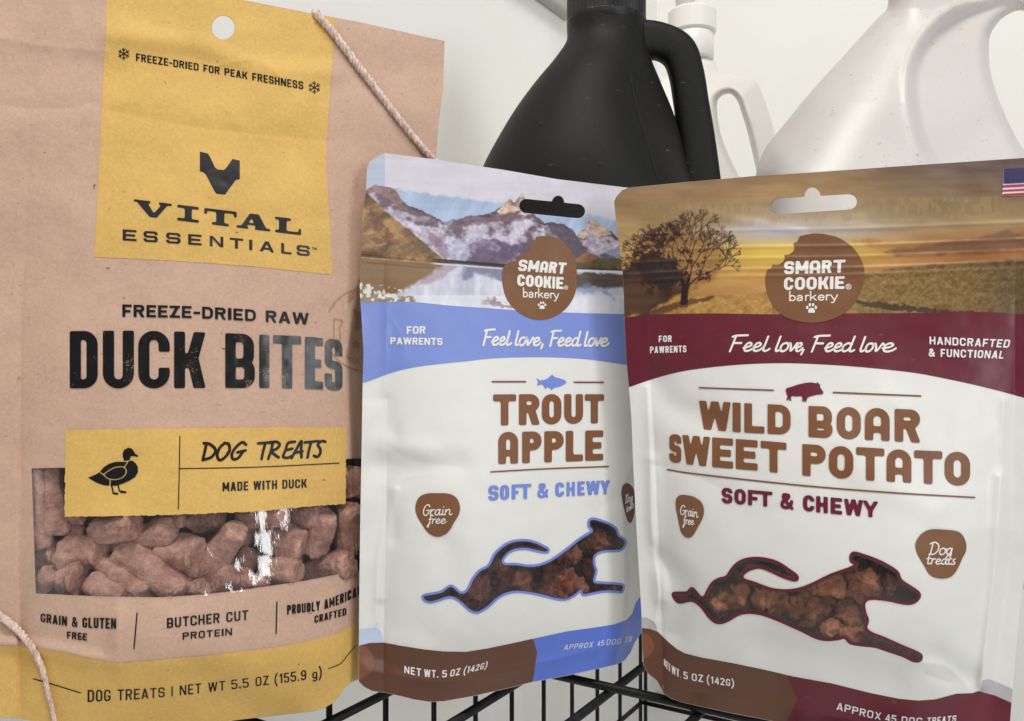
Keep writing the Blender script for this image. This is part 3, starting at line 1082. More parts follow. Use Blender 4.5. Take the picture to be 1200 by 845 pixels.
T("DUCK BITES", 81.7, 401, [(81.7, 455), (160, 455.2), (241, 454.7), (298, 454.7), (353, 455.5), (380, 456.7), (401, 458.6)],
  [(81.7, 388), (160, 387.5), (241, 389.5), (298, 391.8), (353, 394.2), (380, 396.4), (401, 398.6)], worn_ink, tv=.195, th=.155, r=.27, xs=dx, rnd=.012, px=.5)
k6 = lambda p: cr(p, 60, 490, 6)
body = k6([(258, 418), (275, 413), (300, 402), (325, 390), (340, 378), (370, 345), (405, 322), (450, 308), (500, 306), (530, 304), (570, 298), (595, 318), (610, 345), (610, 380), (590, 415), (550, 440), (500, 462), (460, 475), (420, 477), (370, 472), (320, 455), (285, 435)])
head = k6([(503, 270), (502, 245), (515, 222), (540, 209), (565, 213), (580, 230), (590, 250), (613, 265), (607, 273), (585, 268), (560, 268), (553, 285), (556, 300), (512, 300)])
lines6 = [[(500, 304), (530, 303), (575, 293)], [(340, 375), (365, 395), (400, 372), (440, 350), (480, 342), (510, 345), (527, 365), (522, 395), (495, 420), (450, 432), (400, 425), (365, 395)], [(512, 346), (528, 325), (540, 303)], [(415, 430), (413, 478)]]
legs6 = [[(424, 474), (431, 500), (436, 527), (466, 530)], [(470, 472), (480, 512), (524, 520)]]


def duck_icon(X, Y):
    f = uni(sd_poly(X, Y, body), sd_poly(X, Y, head))
    for l in lines6:
        f = sub(f, sd_seg(X, Y, catmull(k6(l), 5), .65))
    for l in legs6:
        f = uni(f, sd_seg(X, Y, k6(l), .85))
    return uni(f, sd_seg(X, Y, k6([(440, 530), (465, 533)]), 1.1), sd_seg(X, Y, k6([(490, 519), (522, 522)]), 1.1))


DK.sheet("duck_emblem", duck_icon, (101, 522, 164, 582), 0.4, black_ink, 2.8)
DK.line([(210.8, 511), (210, 555), (209, 596.7)], 1.2, black_ink, 2.8)
DK.line([(210.8, 549.2), (300, 547.4), (397.5, 542.7)], 1.2, black_ink, 2.8)
hx = [(200, 275), (283, 362), (370, 458), (530, 622), (598, 668), (685, 755), (745, 815), (815, 895), (880, 940)]
T("DOG TREATS", 238, 380, [(238, 539.5), (305, 537.8), (380, 535.5)], [(238, 519), (305, 518), (380, 516.5)], black_ink, style='hand', xs=[(199 + a / 5.217, 199 + b / 5.217) for a, b in hx], hw=.085, lean=2.2, level=2.8)
T("MADE WITH DUCK", 260.8, 359.7, [(260.8, 575.9), (359.7, 571.5)], [(260.8, 565.3), (359.7, 561.2)], black_ink, tv=.20, th=.165, r=.26, w=.5, gap=.11, level=2.8)
T("GRAIN & GLUTEN", 47.5, 136, [(47.5, 728.8), (83, 734.2), (113, 736.3), (136, 737)], [(47.5, 718.7), (83, 722.8), (113, 724), (136, 724.6)], black_ink, tv=.19, th=.155, r=.26, w=.5, gap=.11)
T("FREE", 78.3, 102, [(78, 748), (102, 751)], [(78, 740), (102, 742.4)], black_ink, tv=.22, th=.18, r=.26, w=.6, gap=.13)
DK.line([(160.6, 718.4), (157, 760.4)], 1.5, black_ink)
T("BUTCHER CUT", 195.6, 291, [(195.6, 736.2), (291, 726.3)], [(195.6, 724.4), (291, 714.8)], black_ink, tv=.19, th=.155, r=.26, w=.52, gap=.12)
T("PROTEIN", 214, 272, [(214, 749.8), (272, 744.4)], [(214, 741.4), (272, 736)], black_ink, tv=.22, th=.18, r=.30, w=.68, gap=.16)
DK.line([(324.6, 705.4), (323.6, 742.6)], 1.5, black_ink)
T("PROUDLY AMERICAN", 336.4, 424, [(336.4, 720.4), (385, 712.7), (417, 699.8), (424, 696.5)], [(336.4, 709.4), (385, 701.5), (417, 688.2), (424, 685)], black_ink, tv=.19, th=.155, r=.26, w=.48, gap=.11)
T("CRAFTED", 368.6, 406, [(368.6, 730.4), (406, 720.8)], [(368.6, 721.6), (406, 712.2)], black_ink, tv=.21, th=.175, r=.28, w=.55, gap=.12)
nb = [(102, 823), (150, 820.5), (193, 817), (211, 815.2), (264, 809), (315, 802.6), (354, 797.5), (378, 793.5)]
nt = [(102, 808.7), (150, 807.8), (193, 805.4), (211, 803.4), (264, 797.8), (315, 791.6), (354, 785.6), (378, 781.8)]
for s, a, b, w in (("DOG TREATS", 102.6, 193, .55), ("|", 200.9, 202.5, .1), ("NET WT", 210.6, 264, .52), ("5.5", 271, 291.6, .55), ("OZ", 299.4, 315, .52), ("(155.9 g)", 322, 377, .5)):
    T(s, a, b, nb, nt, black_ink, tv=.155, th=.13, r=.27, w=w, gap=.14)
DK.line([(39, 795.5), (68, 804), (94, 812)], 1.3, black_ink)
DK.line([(385, 783.6), (392, 781), (400, 777), (408, 767), (417.6, 756)], 1.0, black_ink)


def stamp(X, Y):
    f = np.abs(np.hypot(X - 430, Y - 386) - 49) - .55
    f = sub(f, sd_box(X, Y, 380, 366, 402, 402))
    f = uni(f, np.abs(sd_poly(X, Y, [(391.5, 373), (402, 376), (398, 384), (399, 398), (391.5, 399)])) - .5, sd_poly(X, Y, [(413, 362), (424, 366), (424, 384), (416, 389), (418, 374)]))
    f = uni(f, sd_poly(X, Y, [(417, 397), (420, 402), (424, 402), (420, 405), (421, 409), (417, 406), (414, 408), (415, 404), (412, 401), (416, 401)]))
    return np.maximum(f, X - 428)


DK.sheet("printed_stamp", stamp, (378, 334, 430, 440), 0.5, tan_ink, 2)
T("BUT", 408, 420, [(408, 355), (420, 343)], [(403, 352), (416, 338)], tan_ink, tv=.14, w=.55, px=.4)
T("CUT", 408, 422, [(408, 424), (422, 428)], [(408, 418), (422, 421.5)], tan_ink, tv=.14, w=.55, px=.4)

# ================================================================== TROUT POUCH
def trout_extra(x, y):
    e = (fbm(x, y, 90, 3, 21) - .5) * 1.8 + (fbm(x, y, 30, 2, 23) - .5) * .35
    e = e - 1.2 * gauss_line(x, y, [(440, 545), (480, 552), (535, 546)], 16) + 1.2 * gauss_line(x, y, [(445, 520), (500, 528)], 14)
    e = e - .9 * gauss_line(x, y, [(452, 470), (462, 520), (452, 560), (460, 630)], 10)
    e = e + 1.0 * gauss_line(x, y, [(463, 575), (450, 640), (446, 700)], 6)
    e = e - 1.2 * gauss_line(x, y, [(500, 735), (530, 690), (520, 640)], 20)
    e = e + 1.1 * fold_line(x, y, [(452, 352), (453, 440), (450, 520), (451, 600), (442, 660), (441, 730)], 5)
    e = e - .4 * fold_line(x, y, [(446, 520), (490, 541), (537, 547)], 9) + .3 * fold_line(x, y, [(455, 575), (475, 560), (505, 556)], 7)
    e = e + .25 * fold_line(x, y, [(452, 362), (470, 395), (474, 420)], 5) - .25 * fold_line(x, y, [(452, 575), (462, 610), (452, 650)], 6)
    e = e + .8 * fold_line(x, y, [(430, 786), (500, 798), (560, 793), (640, 775), (715, 757)], 6)
    e = e - .7 * fold_line(x, y, [(724, 582), (700, 600), (690, 640)], 14)
    e = e + .22 * gauss_line(x, y, [(420, 296), (580, 312), (740, 322)], 2.2) + .18 * gauss_line(x, y, [(420, 305), (580, 319), (740, 329)], 2.0)
    e = e + .5 * gauss_line(x, y, [(430, 780), (510, 797), (625, 780), (740, 742)], 7)
    xr = itp([(150, 790), (480, 770), (500, 752), (537, 741), (560, 731), (580, 724), (600, 727), (640, 729), (700, 729), (740, 726), (780, 720), (800, 718)], y)
    e = e - np.clip(x - xr, 0, 60) * 1.3 * sstep(0, 9, x - xr)
    return e


TR = Pouch("white trout apple treat pouch with blue band and mountain lake picture", (560, 816), 580, 500, 0.340, 25, 3,
           [(150, 429), (221, 429), (252, 424.6), (298, 423), (332, 421), (412, 426), (447, 425), (511, 424), (620, 423), (700, 421), (850, 420)],
           [(150, 745), (220, 745), (300, 755), (560, 768), (850, 768)], 0.085, 0.03,
           [(150, 0), (230, .5), (310, 2), (400, 7), (520, 14.5), (650, 19), (740, 16), (790, 9), (825, 5), (850, 4)],
           [(150, 0), (230, .5), (310, 3), (400, 8), (520, 17), (650, 24), (850, 26)], trout_extra, 0.8)
tr_out = [(429, 221), (430, 196), (433, 190), (441, 184), (451, 179.5), (471.5, 182), (511.5, 187), (530, 190), (590, 199), (653, 210), (735.6, 220), (748, 223), (752, 260), (758, 400), (764, 560), (764, 690),
          (752, 741), (749.5, 744.6), (744, 753), (739, 765), (732, 774), (722, 779), (700, 784), (664, 792), (624, 799.5), (590, 808), (554, 816), (520, 822), (503, 822.6), (486, 820), (453, 812), (436, 810), (426, 804.6), (420.3, 798.6),
          (420.5, 756.6), (421, 700), (422, 620), (424, 511), (425, 447), (426, 412.5), (423, 363), (421.3, 338), (423, 298), (424.6, 252)]
dogT = [(495.2, 700), (498, 697.3), (508.5, 695.4), (517, 693.5), (523.6, 688.8), (528.4, 686.5), (533, 688.8), (538.8, 694), (544.5, 694), (549, 688.8), (554, 678.4), (561.5, 669), (572, 663.2), (576.7, 654.7), (580.5, 648), (588.3, 640.8), (596.7, 635.8), (606.7, 633.3), (618.3, 633.3), (628.3, 635.8), (636.7, 639.7), (642.5, 643.3),
        (642, 647), (636.7, 647.5), (628.3, 645.8), (616.7, 643.3), (606.7, 643.7), (598.3, 646.7), (592.5, 651.7), (589.2, 657.5), (592.5, 661), (605, 661), (618.3, 663), (631.7, 662), (646.7, 655.8), (663.3, 644), (680, 630.8), (693.3, 622.5), (690, 617.5), (690, 610.8), (693.3, 608), (700, 608.7), (713.3, 613.3), (722.5, 620), (725, 627.5), (732.5, 632.5), (732.5, 639), (726.7, 645),
        (713.3, 645.8), (701.7, 648), (696.7, 653.3), (696.7, 661.7), (699, 669), (696.7, 678.3), (697.5, 682), (705, 682.8), (718.3, 683.7), (730, 685.3), (730.8, 689), (728.3, 694), (721.7, 693.3), (708.3, 693.3), (695, 695.5), (683.3, 697.5), (680.5, 692.5), (673, 698.3), (663.3, 702.5), (653.3, 702.5), (643.3, 700), (630, 696.7), (613.3, 694), (600, 694), (588.3, 698), (581, 703),
        (573, 710.6), (563.4, 716.8), (556.8, 718), (549, 714.4), (538.8, 705), (531, 700.5), (523.6, 700.5), (513, 704), (504.7, 706), (498, 704.3)]
dogT = catmull(dogT, 3, True)
t_hole = lambda X, Y: blur(uni(sd_seg(X, Y, [(616.4, 241.4), (677.3, 247.6)], 8.3), sd_circle(X, Y, 654, 236, 6.8)), 1)
t_out = lambda X, Y: sub(sd_poly(X, Y, tr_out), t_hole(X, Y))
TBB = (416, 175, 768, 826)
TR.sheet("front_panel", lambda X, Y: sub(t_out(X, Y), sd_poly(X, Y, dogT)), TBB, 1.25, white_film)
TR.sheet("back_panel", t_out, TBB, 2.5, white_film, back=True)
TR.sheet("window_film", lambda X, Y: sd_poly(X, Y, dogT) - .8, bb(dogT), 1.0, haze_film, 0.4)
TR.sheet("window_outline", lambda X, Y: np.abs(sd_poly(X, Y, dogT) - .1) - 1.35, bb(dogT, 4), 0.5, blue_ink, 1.5)
TR.sheet("window_edge", lambda X, Y: np.abs(sd_poly(X, Y, dogT) + 1.9) - .8, bb(dogT, 4), 0.5, edge_m, 1.0)


def put(img, m, c):
    m = np.clip(m, 0, 1)[:, None]
    return img * (1 - m) + np.asarray(c, float) * m


def inpoly(x, y, pts, soft=.8, wob=0.0, sc=8, seed=1):
    d = sd_poly(x, y, pts)
    if wob:
        d = d + (fbm(x, y, sc, 3, seed) - .5) * 2 * wob
    return sstep(soft, -soft, d)


ridge = [(426, 226), (431, 222), (440, 217), (455, 219), (463, 222), (470, 234), (480, 241), (495, 247), (510, 254), (521, 262), (527, 265), (532, 260), (545, 254), (560, 253), (575, 251), (583, 246), (595, 236), (598, 232), (602, 238), (606, 233), (612, 227), (617, 238), (622, 248), (630, 255), (638, 262), (646, 261), (652, 262), (660, 262), (668, 266), (676, 276), (684, 270), (692, 258), (697, 263), (702, 262), (708, 267), (716, 271), (724, 279), (735, 283), (770, 286)]


def paint_trout(x, y):
    n = len(x)
    img = np.zeros((n, 3))
    g1 = fbm(x, y, 26, 4, 40)[:, None]
    ytear = 222 + (x - 465) * .135 + (fbm(x, y, 5, 3, 3) - .5) * 6
    sky = np.array([204, 200, 210]) + (g1 - .5) * 18
    img[:] = sky
    blue = np.array([160, 178, 206]) + (fbm(x + y * .5, y * .3, 9, 3, 44)[:, None] - .5) * 40
    b = sstep(-2, 2, y - ytear)
    img = img * (1 - b[:, None]) + blue * b[:, None]
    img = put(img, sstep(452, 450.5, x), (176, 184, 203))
    ry = itp(ridge, x) + (fbm(x, y, 6, 3, 6) - .5) * 4
    dep = y - ry
    mt = sstep(-.6, .6, dep)
    rock = fbm(x * 1.0 + y * .6, y * 1.3 - x * .5, 22, 5, 60)
    streak = fbm(x + y * 1.2, (y - x * .35) * 3.0, 22, 4, 61)
    snow = np.array([186, 178, 196]) + (fbm(x, y, 16, 4, 62)[:, None] - .5) * 40
    dark = np.array([88, 70, 80]) + (streak[:, None] - .5) * 60
    kk = sstep(.42, .60, .55 * rock + .35 * streak + .12 * (fbm(x, y, 5, 3, 66) - .5) + .22 * np.exp(-dep / 5.0) + .01)
    m = snow * (1 - kk[:, None]) + dark * kk[:, None]
    img = img * (1 - mt[:, None]) + m * mt[:, None]
    # rocky brown summit on the left, sunlit summits
    img = put(img, inpoly(x, y, [(430, 222), (440, 217), (463, 222), (470, 236), (478, 246), (470, 246), (458, 236), (446, 230)], 1, 2.5) * .8, (138, 104, 100))
    for pk in ([(583, 248), (598, 231), (601, 240), (612, 226), (616, 240), (604, 250), (590, 254)], [(677, 278), (692, 257), (706, 265), (716, 274), (700, 278), (690, 272), (684, 280)]):
        img = put(img, inpoly(x, y, pk, .8, 1.5, 5) * (.55 + .45 * sstep(.4, .55, streak)), (206, 176, 158))
    for q, c in (([(640, 268), (648, 262), (654, 266), (661, 261), (668, 270), (676, 280), (690, 296), (702, 309), (660, 312), (640, 300)], (84, 74, 88)),
                 ([(546, 287), (566, 279), (590, 284), (612, 288), (640, 300), (640, 312), (540, 306)], (98, 80, 108)),
                 ([(520, 262), (536, 257), (560, 254), (590, 252), (610, 250), (620, 256), (600, 258), (570, 262), (545, 264), (530, 268)], (112, 90, 98)),
                 ([(700, 300), (718, 290), (735, 284), (770, 286), (770, 306), (705, 306)], (92, 98, 130))):
        img = put(img, inpoly(x, y, q, 1.2, 3.5, 10, 7) * (.55 + .45 * sstep(.42, .56, rock)), c)
    img = put(img, inpoly(x, y, [(514, 290), (530, 280), (548, 283), (552, 300), (545, 305), (524, 303)], 2, 3) * .7, (176, 178, 202))
    img = put(img, inpoly(x, y, [(500, 268), (518, 281), (528, 300), (520, 302), (505, 285)], 2, 2) * .8, (140, 112, 134))
    # grassy slope
    hill = [(418, 224), (428, 224), (440, 236), (452, 248), (465, 258), (480, 270), (494, 282), (507, 294), (520, 303), (534, 307), (418, 309)]
    hs = fbm(x - y * .6, y * 2.2 + x * .9, 30, 5, 70)
    hc = np.array([128, 96, 52]) + (hs[:, None] - .5) * np.array([170, 140, 110])
    hm = inpoly(x, y, hill, .8, .8, 6)
    img = img * (1 - hm[:, None]) + hc * hm[:, None]
    img = put(img, hm * sstep(.60, .68, fbm(x - y, y * 1.8 + x * .8, 18, 3, 71)) * .55, (92, 48, 36))
    # lake
    shore = 304 + (x - 500) * .075
    shore = np.where(x > 660, 313 + (x - 676) * .03, shore)
    lk = sstep(-.7, .7, y - shore - 3)
    w = fbm(x * 2.2, y * .8, 22, 4, 80)
    lake = np.array([196, 196, 212]) + (w[:, None] - .5) * np.array([70, 70, 60])
    lake = np.where((sstep(340, 352, y) > .5)[:, None], lake * .5 + np.array([226, 228, 233]) * .5, lake)
    img = img * (1 - lk[:, None]) + lake * lk[:, None]
    img = put(img, lk * inpoly(x, y, [(540, 308), (600, 312), (600, 336), (575, 326), (555, 322), (545, 330)], 4, 8, 12) * .75, (98, 98, 130))
    img = put(img, lk * inpoly(x, y, [(410, 300), (524, 308), (500, 324), (480, 337), (462, 345), (418, 342)], 2.5, 3, 10) * .95, (124, 92, 52))
    img = put(img, lk * inpoly(x, y, [(524, 308), (500, 324), (485, 335), (510, 330), (540, 312)], 2.5, 3, 10) * .6, (150, 124, 140))
    img = put(img, lk * inpoly(x, y, [(560, 350), (600, 345), (610, 366), (575, 360)], 3, 5, 8) * sstep(.5, .6, fbm(x - y, y * 3, 14, 3, 82)) * .7, (124, 98, 112))
    r = sstep(672, 675, x)
    img = put(img, r * inpoly(x, y, [(672, 320), (770, 323), (770, 340), (705, 336), (672, 338)], 2, 3, 8), (84, 74, 66))
    img = put(img, r * inpoly(x, y, [(722, 322), (770, 323), (770, 356), (735, 350)], 3, 2, 8) * .85, (98, 74, 50))
    img = put(img, r * inpoly(x, y, [(672, 338), (690, 332), (712, 342), (720, 352), (700, 340), (685, 345)], 2, 3, 8) * .6, (120, 134, 176))
    # shore strip, bright water line, meadow and orange rock on the right
    img = put(img, sstep(2.6, 1.6, np.abs(y - shore - .5)) * sstep(498, 512, x), (56, 47, 44))
    img = put(img, sstep(1.1, .5, np.abs(y - shore - 4.2)) * sstep(500, 515, x), (205, 204, 212))
    img = put(img, r * inpoly(x, y, [(670, 302), (770, 303), (770, 316), (670, 314)], 1.2, 1.5, 6), (92, 84, 54))
    img = put(img, r * inpoly(x, y, [(672, 306), (682, 298), (690, 296), (702, 301), (694, 306), (680, 309)], 1, 1.5, 4), (140, 96, 72))
    # cotton grass at the lower left corner
    fm = inpoly(x, y, [(418, 340), (450, 344), (482, 347), (486, 356), (418, 356)], 2, 5, 5)
    img = put(img, fm * .8, (120, 100, 62))
    img = put(img, inpoly(x, y, [(418, 334), (440, 333), (455, 337), (475, 340), (480, 352), (418, 352)], 1, 6, 4, 9) * sstep(.55, .62, fbm(x, y, 4.5, 2, 90)), (214, 212, 208))
    det = (.6 * (fbm(x, y, 4, 3, 91) - .5) + .5 * (fbm(x * 1.0 + y, y * 2 - x, 6, 3, 92) - .5))[:, None]
    wgt = (np.maximum(mt * .55, hm * .6) * (1 - lk))[:, None] + .03
    img = img * (1 + det * .9 * wgt)
    # scratches through the print
    img = img + (fbm(x + y * .3, y * 14, 60, 2, 95)[:, None] - .5) * 10
    return img


pic_bot_T = [(400, 355), (422.4, 354.5), (453, 353.7), (484.5, 354), (526, 358), (570, 361), (603, 363.6), (666, 366.4), (731.5, 368), (775, 369)]
TR.sheet("picture_panel", lambda X, Y: np.maximum(t_out(X, Y) + .1, Y - smooth_itp(pic_bot_T, X)), (418, 176, 768, 372), 0.65, picture_m, 1.0, color=paint_trout)
blue_bot = [(400, 455), (425, 449), (463, 435.5), (526.7, 425.3), (540, 424), (578, 420), (616, 418.7), (653.6, 419), (691.5, 421.5), (734.5, 427.8), (775, 435)]
TR.sheet("blue_band", lambda X, Y: np.maximum(np.maximum(t_out(X, Y) + .1, smooth_itp(pic_bot_T, X) - Y), Y - smooth_itp(blue_bot, X)), (418, 345, 768, 458), 1.0, blue_film, 0.8)
brown_top = [(416, 757.5), (420.6, 756.6), (434, 753.5), (450, 753), (468.6, 756.6), (496, 761), (520, 763.5), (546, 764), (571.5, 760), (600, 754), (625, 748.5)]
TR.sheet("brown_band", lambda X, Y: np.maximum(t_out(X, Y) + .3, sd_poly(X, Y, brown_top + [(629.5, 765), (624, 800), (622, 840), (400, 840), (400, 760)])), (416, 745, 634, 828), 1.0, brown_film, 0.8)
TR.sheet("blue_band", lambda X, Y: np.maximum(t_out(X, Y) + .3, sd_poly(X, Y, [(625, 748.5), (664, 740), (700, 735), (720, 731.7), (734, 726.6), (741, 719), (744, 708.6), (749.5, 700), (766, 690), (775, 700), (775, 840), (622, 840), (624, 800), (629.5, 765)])), (620, 688, 768, 806), 1.0, blue_low, 0.8)
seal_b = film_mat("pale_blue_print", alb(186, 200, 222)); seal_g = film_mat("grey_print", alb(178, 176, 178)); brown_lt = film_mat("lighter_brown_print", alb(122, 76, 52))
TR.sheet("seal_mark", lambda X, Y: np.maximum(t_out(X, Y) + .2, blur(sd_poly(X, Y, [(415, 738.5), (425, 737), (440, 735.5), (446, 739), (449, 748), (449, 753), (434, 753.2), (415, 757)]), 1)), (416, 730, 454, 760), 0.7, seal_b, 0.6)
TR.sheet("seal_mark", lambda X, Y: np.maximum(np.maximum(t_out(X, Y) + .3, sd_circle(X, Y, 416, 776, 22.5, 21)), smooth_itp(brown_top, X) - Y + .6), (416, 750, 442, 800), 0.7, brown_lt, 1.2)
T = TR.text
nb = [(473.5, 788.5), (497, 793.2), (518, 794), (545, 789.5), (571, 782.5)]
nt = [(474, 780.3), (497, 784), (518, 785.6), (545, 781.3), (571, 775.3)]
for s, a, b, ln in (("NET", 473.8, 493.5, 0), ("WT.", 497, 513.7, 0), ("5", 518, 523.5, .5), ("OZ", 527, 538.5, 1.6), ("(142G)", 543, 570, 2)):
    T(s, a, b, nb, nt, white_ink, tv=.18, r=.26, w=.55, gap=.16, lean=ln, px=.4)
nb = [(660, 762), (695.5, 758.3), (708, 756.4), (728, 754.5), (741, 752)]
nt = [(660, 755.6), (695.5, 751.8), (708, 749.7), (728, 747.5), (741, 744.5)]
for s, a, b in (("APPROX", 660.3, 694.5), ("45", 699, 707.5), ("DOG", 710, 727), ("TR", 731.5, 740)):
    T(s, a, b, nb, nt, pale_ink, tv=.18, r=.26, w=.6, gap=.16, lean=1.5, px=.4)
ck = [(628, 277.5), (640, 276.5), (653, 279), (664, 287), (671, 297), (675, 310), (676.3, 325), (675.5, 338), (671, 351), (663, 362), (652, 370), (640, 374.5), (630, 375), (619, 372.5), (609, 367), (600, 359), (593, 348.5), (589.5, 337), (588.3, 325), (589, 316), (591, 311)]
ckb = [(591, 311), (594, 309.5), (598, 306), (600, 306.8), (603, 306.5), (607, 304), (610, 300), (610.6, 296.8), (615, 296.5), (619.5, 293), (621.3, 288), (620.8, 285.6), (624, 284.5), (627, 281.5), (628, 277.5)]
ckT = list(map(tuple, catmull(ck, 4))) + ckb[1:-1]
bT = TR.sheet("brand_badge", lambda X, Y: sd_poly(X, Y, ckT), bb(ckT), 0.7, cookie_m, 2)
kx = lambda l, o, k: [(o + a / k, o + b / k) for a, b in l]
T("SMART", 606, 664, [(606, 317.4), (660, 321)], [(606, 304), (660, 307.8)], white_ink, tv=.27, th=.22, r=.34, xs=kx([(220, 283), (290, 366), (374, 430), (437, 493), (499, 557)], 570, 6.037), lean=2.2, level=3, parent=bT, roundA=True, rnd=.03, px=.35)
T("COOKIE", 606, 660.3, [(606, 335), (660, 339)], [(606, 321.2), (660, 324.9)], white_ink, tv=.27, th=.21, r=.36, xs=kx([(217, 272), (278, 335), (341, 398), (404, 460), (465, 485), (492, 545)], 570, 6.037), lean=.4, level=3, parent=bT, rnd=.03, px=.35)
reg_mark(TR, 663.3, 337, 2.5, white_ink, bT)
T("barkery", 612.7, 655, [(612.7, 347.9), (655, 349.8)], [(612.7, 337.4), (655, 339.6)], white_ink, style='sans', xs=kx([(260, 292), (300, 334), (342, 366), (366, 404), (408, 444), (450, 474), (474, 513)], 570, 6.037), hw=.062, level=3, parent=bT, px=.35)
TR.sheet("paw_print", lambda X, Y: paw_sdf(X, Y, 635.2, 357.8, 9.2), (628, 350, 642, 366), 0.35, white_ink, 3, bT)
T("FOR", 476.6, 498.6, [(476, 391.3), (499, 391)], [(476, 382.4), (499, 382.2)], white_ink, tv=.235, th=.2, r=.3, w=.62, gap=.10)
T("PAWRENTS", 457.5, 518.5, [(457.5, 403.4), (518.5, 404.6)], [(457.5, 395.3), (518.5, 396)], white_ink, tv=.235, th=.2, r=.3, w=.62, gap=.10)
fx = [(140, 200), (195, 240), (240, 280), (280, 315), (335, 366), (362, 405), (400, 450), (450, 494), (501, 520), (553, 610), (602, 645), (645, 688), (688, 742), (763, 794), (790, 830), (828, 872), (868, 915)]
T("Feel love, Feed love", 567, 713, [(567, 404), (640, 405), (713, 405.6)], [(567, 386), (640, 387.3), (713, 388)], white_ink, style='pen', xs=kx(fx, 539, 5.28), hw=.070, lean=3.0, px=.4)
TR.line([(577, 447.3), (615.8, 447.3)], 1.9, rule_ink); TR.line([(673, 448), (707, 448)], 1.9, rule_ink)
fish = cr([(466, 385), (490, 401), (520, 396), (540, 388), (552, 376), (565, 364), (574, 372), (582, 380), (610, 387), (638, 396), (655, 409), (645, 422), (615, 437), (582, 445), (572, 450), (560, 460), (552, 446), (534, 441), (520, 455), (517, 434), (500, 423), (470, 433), (480, 410)], 540, 370, 5.28)
TR.sheet("fish_emblem", lambda X, Y: sd_poly(X, Y, fish), bb(fish), 0.5, blue_ink, 2)
fat = dict(tv=.245, th=.225, r=.36, rnd=.022, roundA=True, px=.5)
T("TROUT", 577.9, 708, [(577.9, 498.8), (645, 497.5), (708, 496)], [(577.9, 462.2), (645, 461.8), (708, 462)], brown_ink, xs=kx([(200, 343), (360, 490), (502, 623), (640, 757), (767, 887)], 540, 5.28), **fat)
T("APPLE", 584, 707, [(584, 544), (707, 539.6)], [(584, 506.3), (707, 504.2)], brown_ink, xs=kx([(232, 355), (380, 500), (517, 637), (650, 757), (770, 882)], 540, 5.28), **fat)
TR.line([(575.4, 553), (640, 549.4), (713, 546.7)], 1.7, rule_ink)
T("SOFT&CHEWY", 572, 715, [(572, 587), (715, 579)], [(572, 569.2), (715, 562.6)], blue_ink, xs=kx([(170, 235), (243, 300), (315, 363), (362, 437), (475, 542), (585, 640), (655, 707), (722, 768), (776, 862), (862, 925)], 540, 5.28), tv=.25, th=.215, r=.36, rnd=.025, px=.45)
gb = catmull(cr([(405, 195), (412, 150), (435, 115), (480, 97), (540, 95), (605, 97), (650, 115), (675, 150), (682, 195), (670, 235), (645, 275), (620, 320), (590, 350), (550, 365), (510, 357), (475, 330), (445, 285), (418, 240)], 410, 560, 5.28), 4, True)
gT = TR.sheet("claim_badge", lambda X, Y: sd_poly(X, Y, gb), bb(gb), 0.7, cookie_m, 2)
T("Grain", 495.8, 529.7, [(495, 604), (530, 603.3)], [(495, 591.2), (530, 591)], white_ink, style='pen', xs=kx([(452, 496), (497, 527), (525, 565), (566, 590), (588, 632)], 409.6, 5.28), hw=.05, lean=1.6, level=3, parent=gT, px=.35)
T("free", 501, 522.7, [(500, 613.5), (523, 613.3)], [(500, 603.3), (523, 603.2)], white_ink, style='pen', xs=kx([(482, 510), (508, 532), (530, 560), (560, 595)], 409.8, 5.28), hw=.055, lean=1.6, level=3, parent=gT, px=.35)
db = catmull(cr([(995, 510), (1000, 480), (1015, 460), (1035, 455), (1055, 470), (1072, 500), (1078, 560), (1075, 640), (1060, 690), (1045, 702), (1030, 685), (1015, 630), (1000, 560)], 540, 480, 5.28), 4, True)
dT = TR.sheet("claim_badge", lambda X, Y: sd_poly(X, Y, db), bb(db), 0.6, brown_film, 2)
T("Dog", 733, 741, [(733, 590), (741.5, 586)], [(733, 580), (741.5, 577)], white_ink, style='pen', hw=.055, lean=.5, level=3, parent=dT, px=.3, xs=[(733, 736), (736, 738.5), (738.5, 741.5)])
T("treats", 734, 743, [(734, 601), (743, 594)], [(734, 592), (743, 586)], white_ink, style='pen', hw=.05, lean=.5, level=3, parent=dT, px=.3, xs=[(734, 735.5), (735.5, 737), (737, 738.5), (738.5, 740), (740, 741.5), (741.5, 743)])

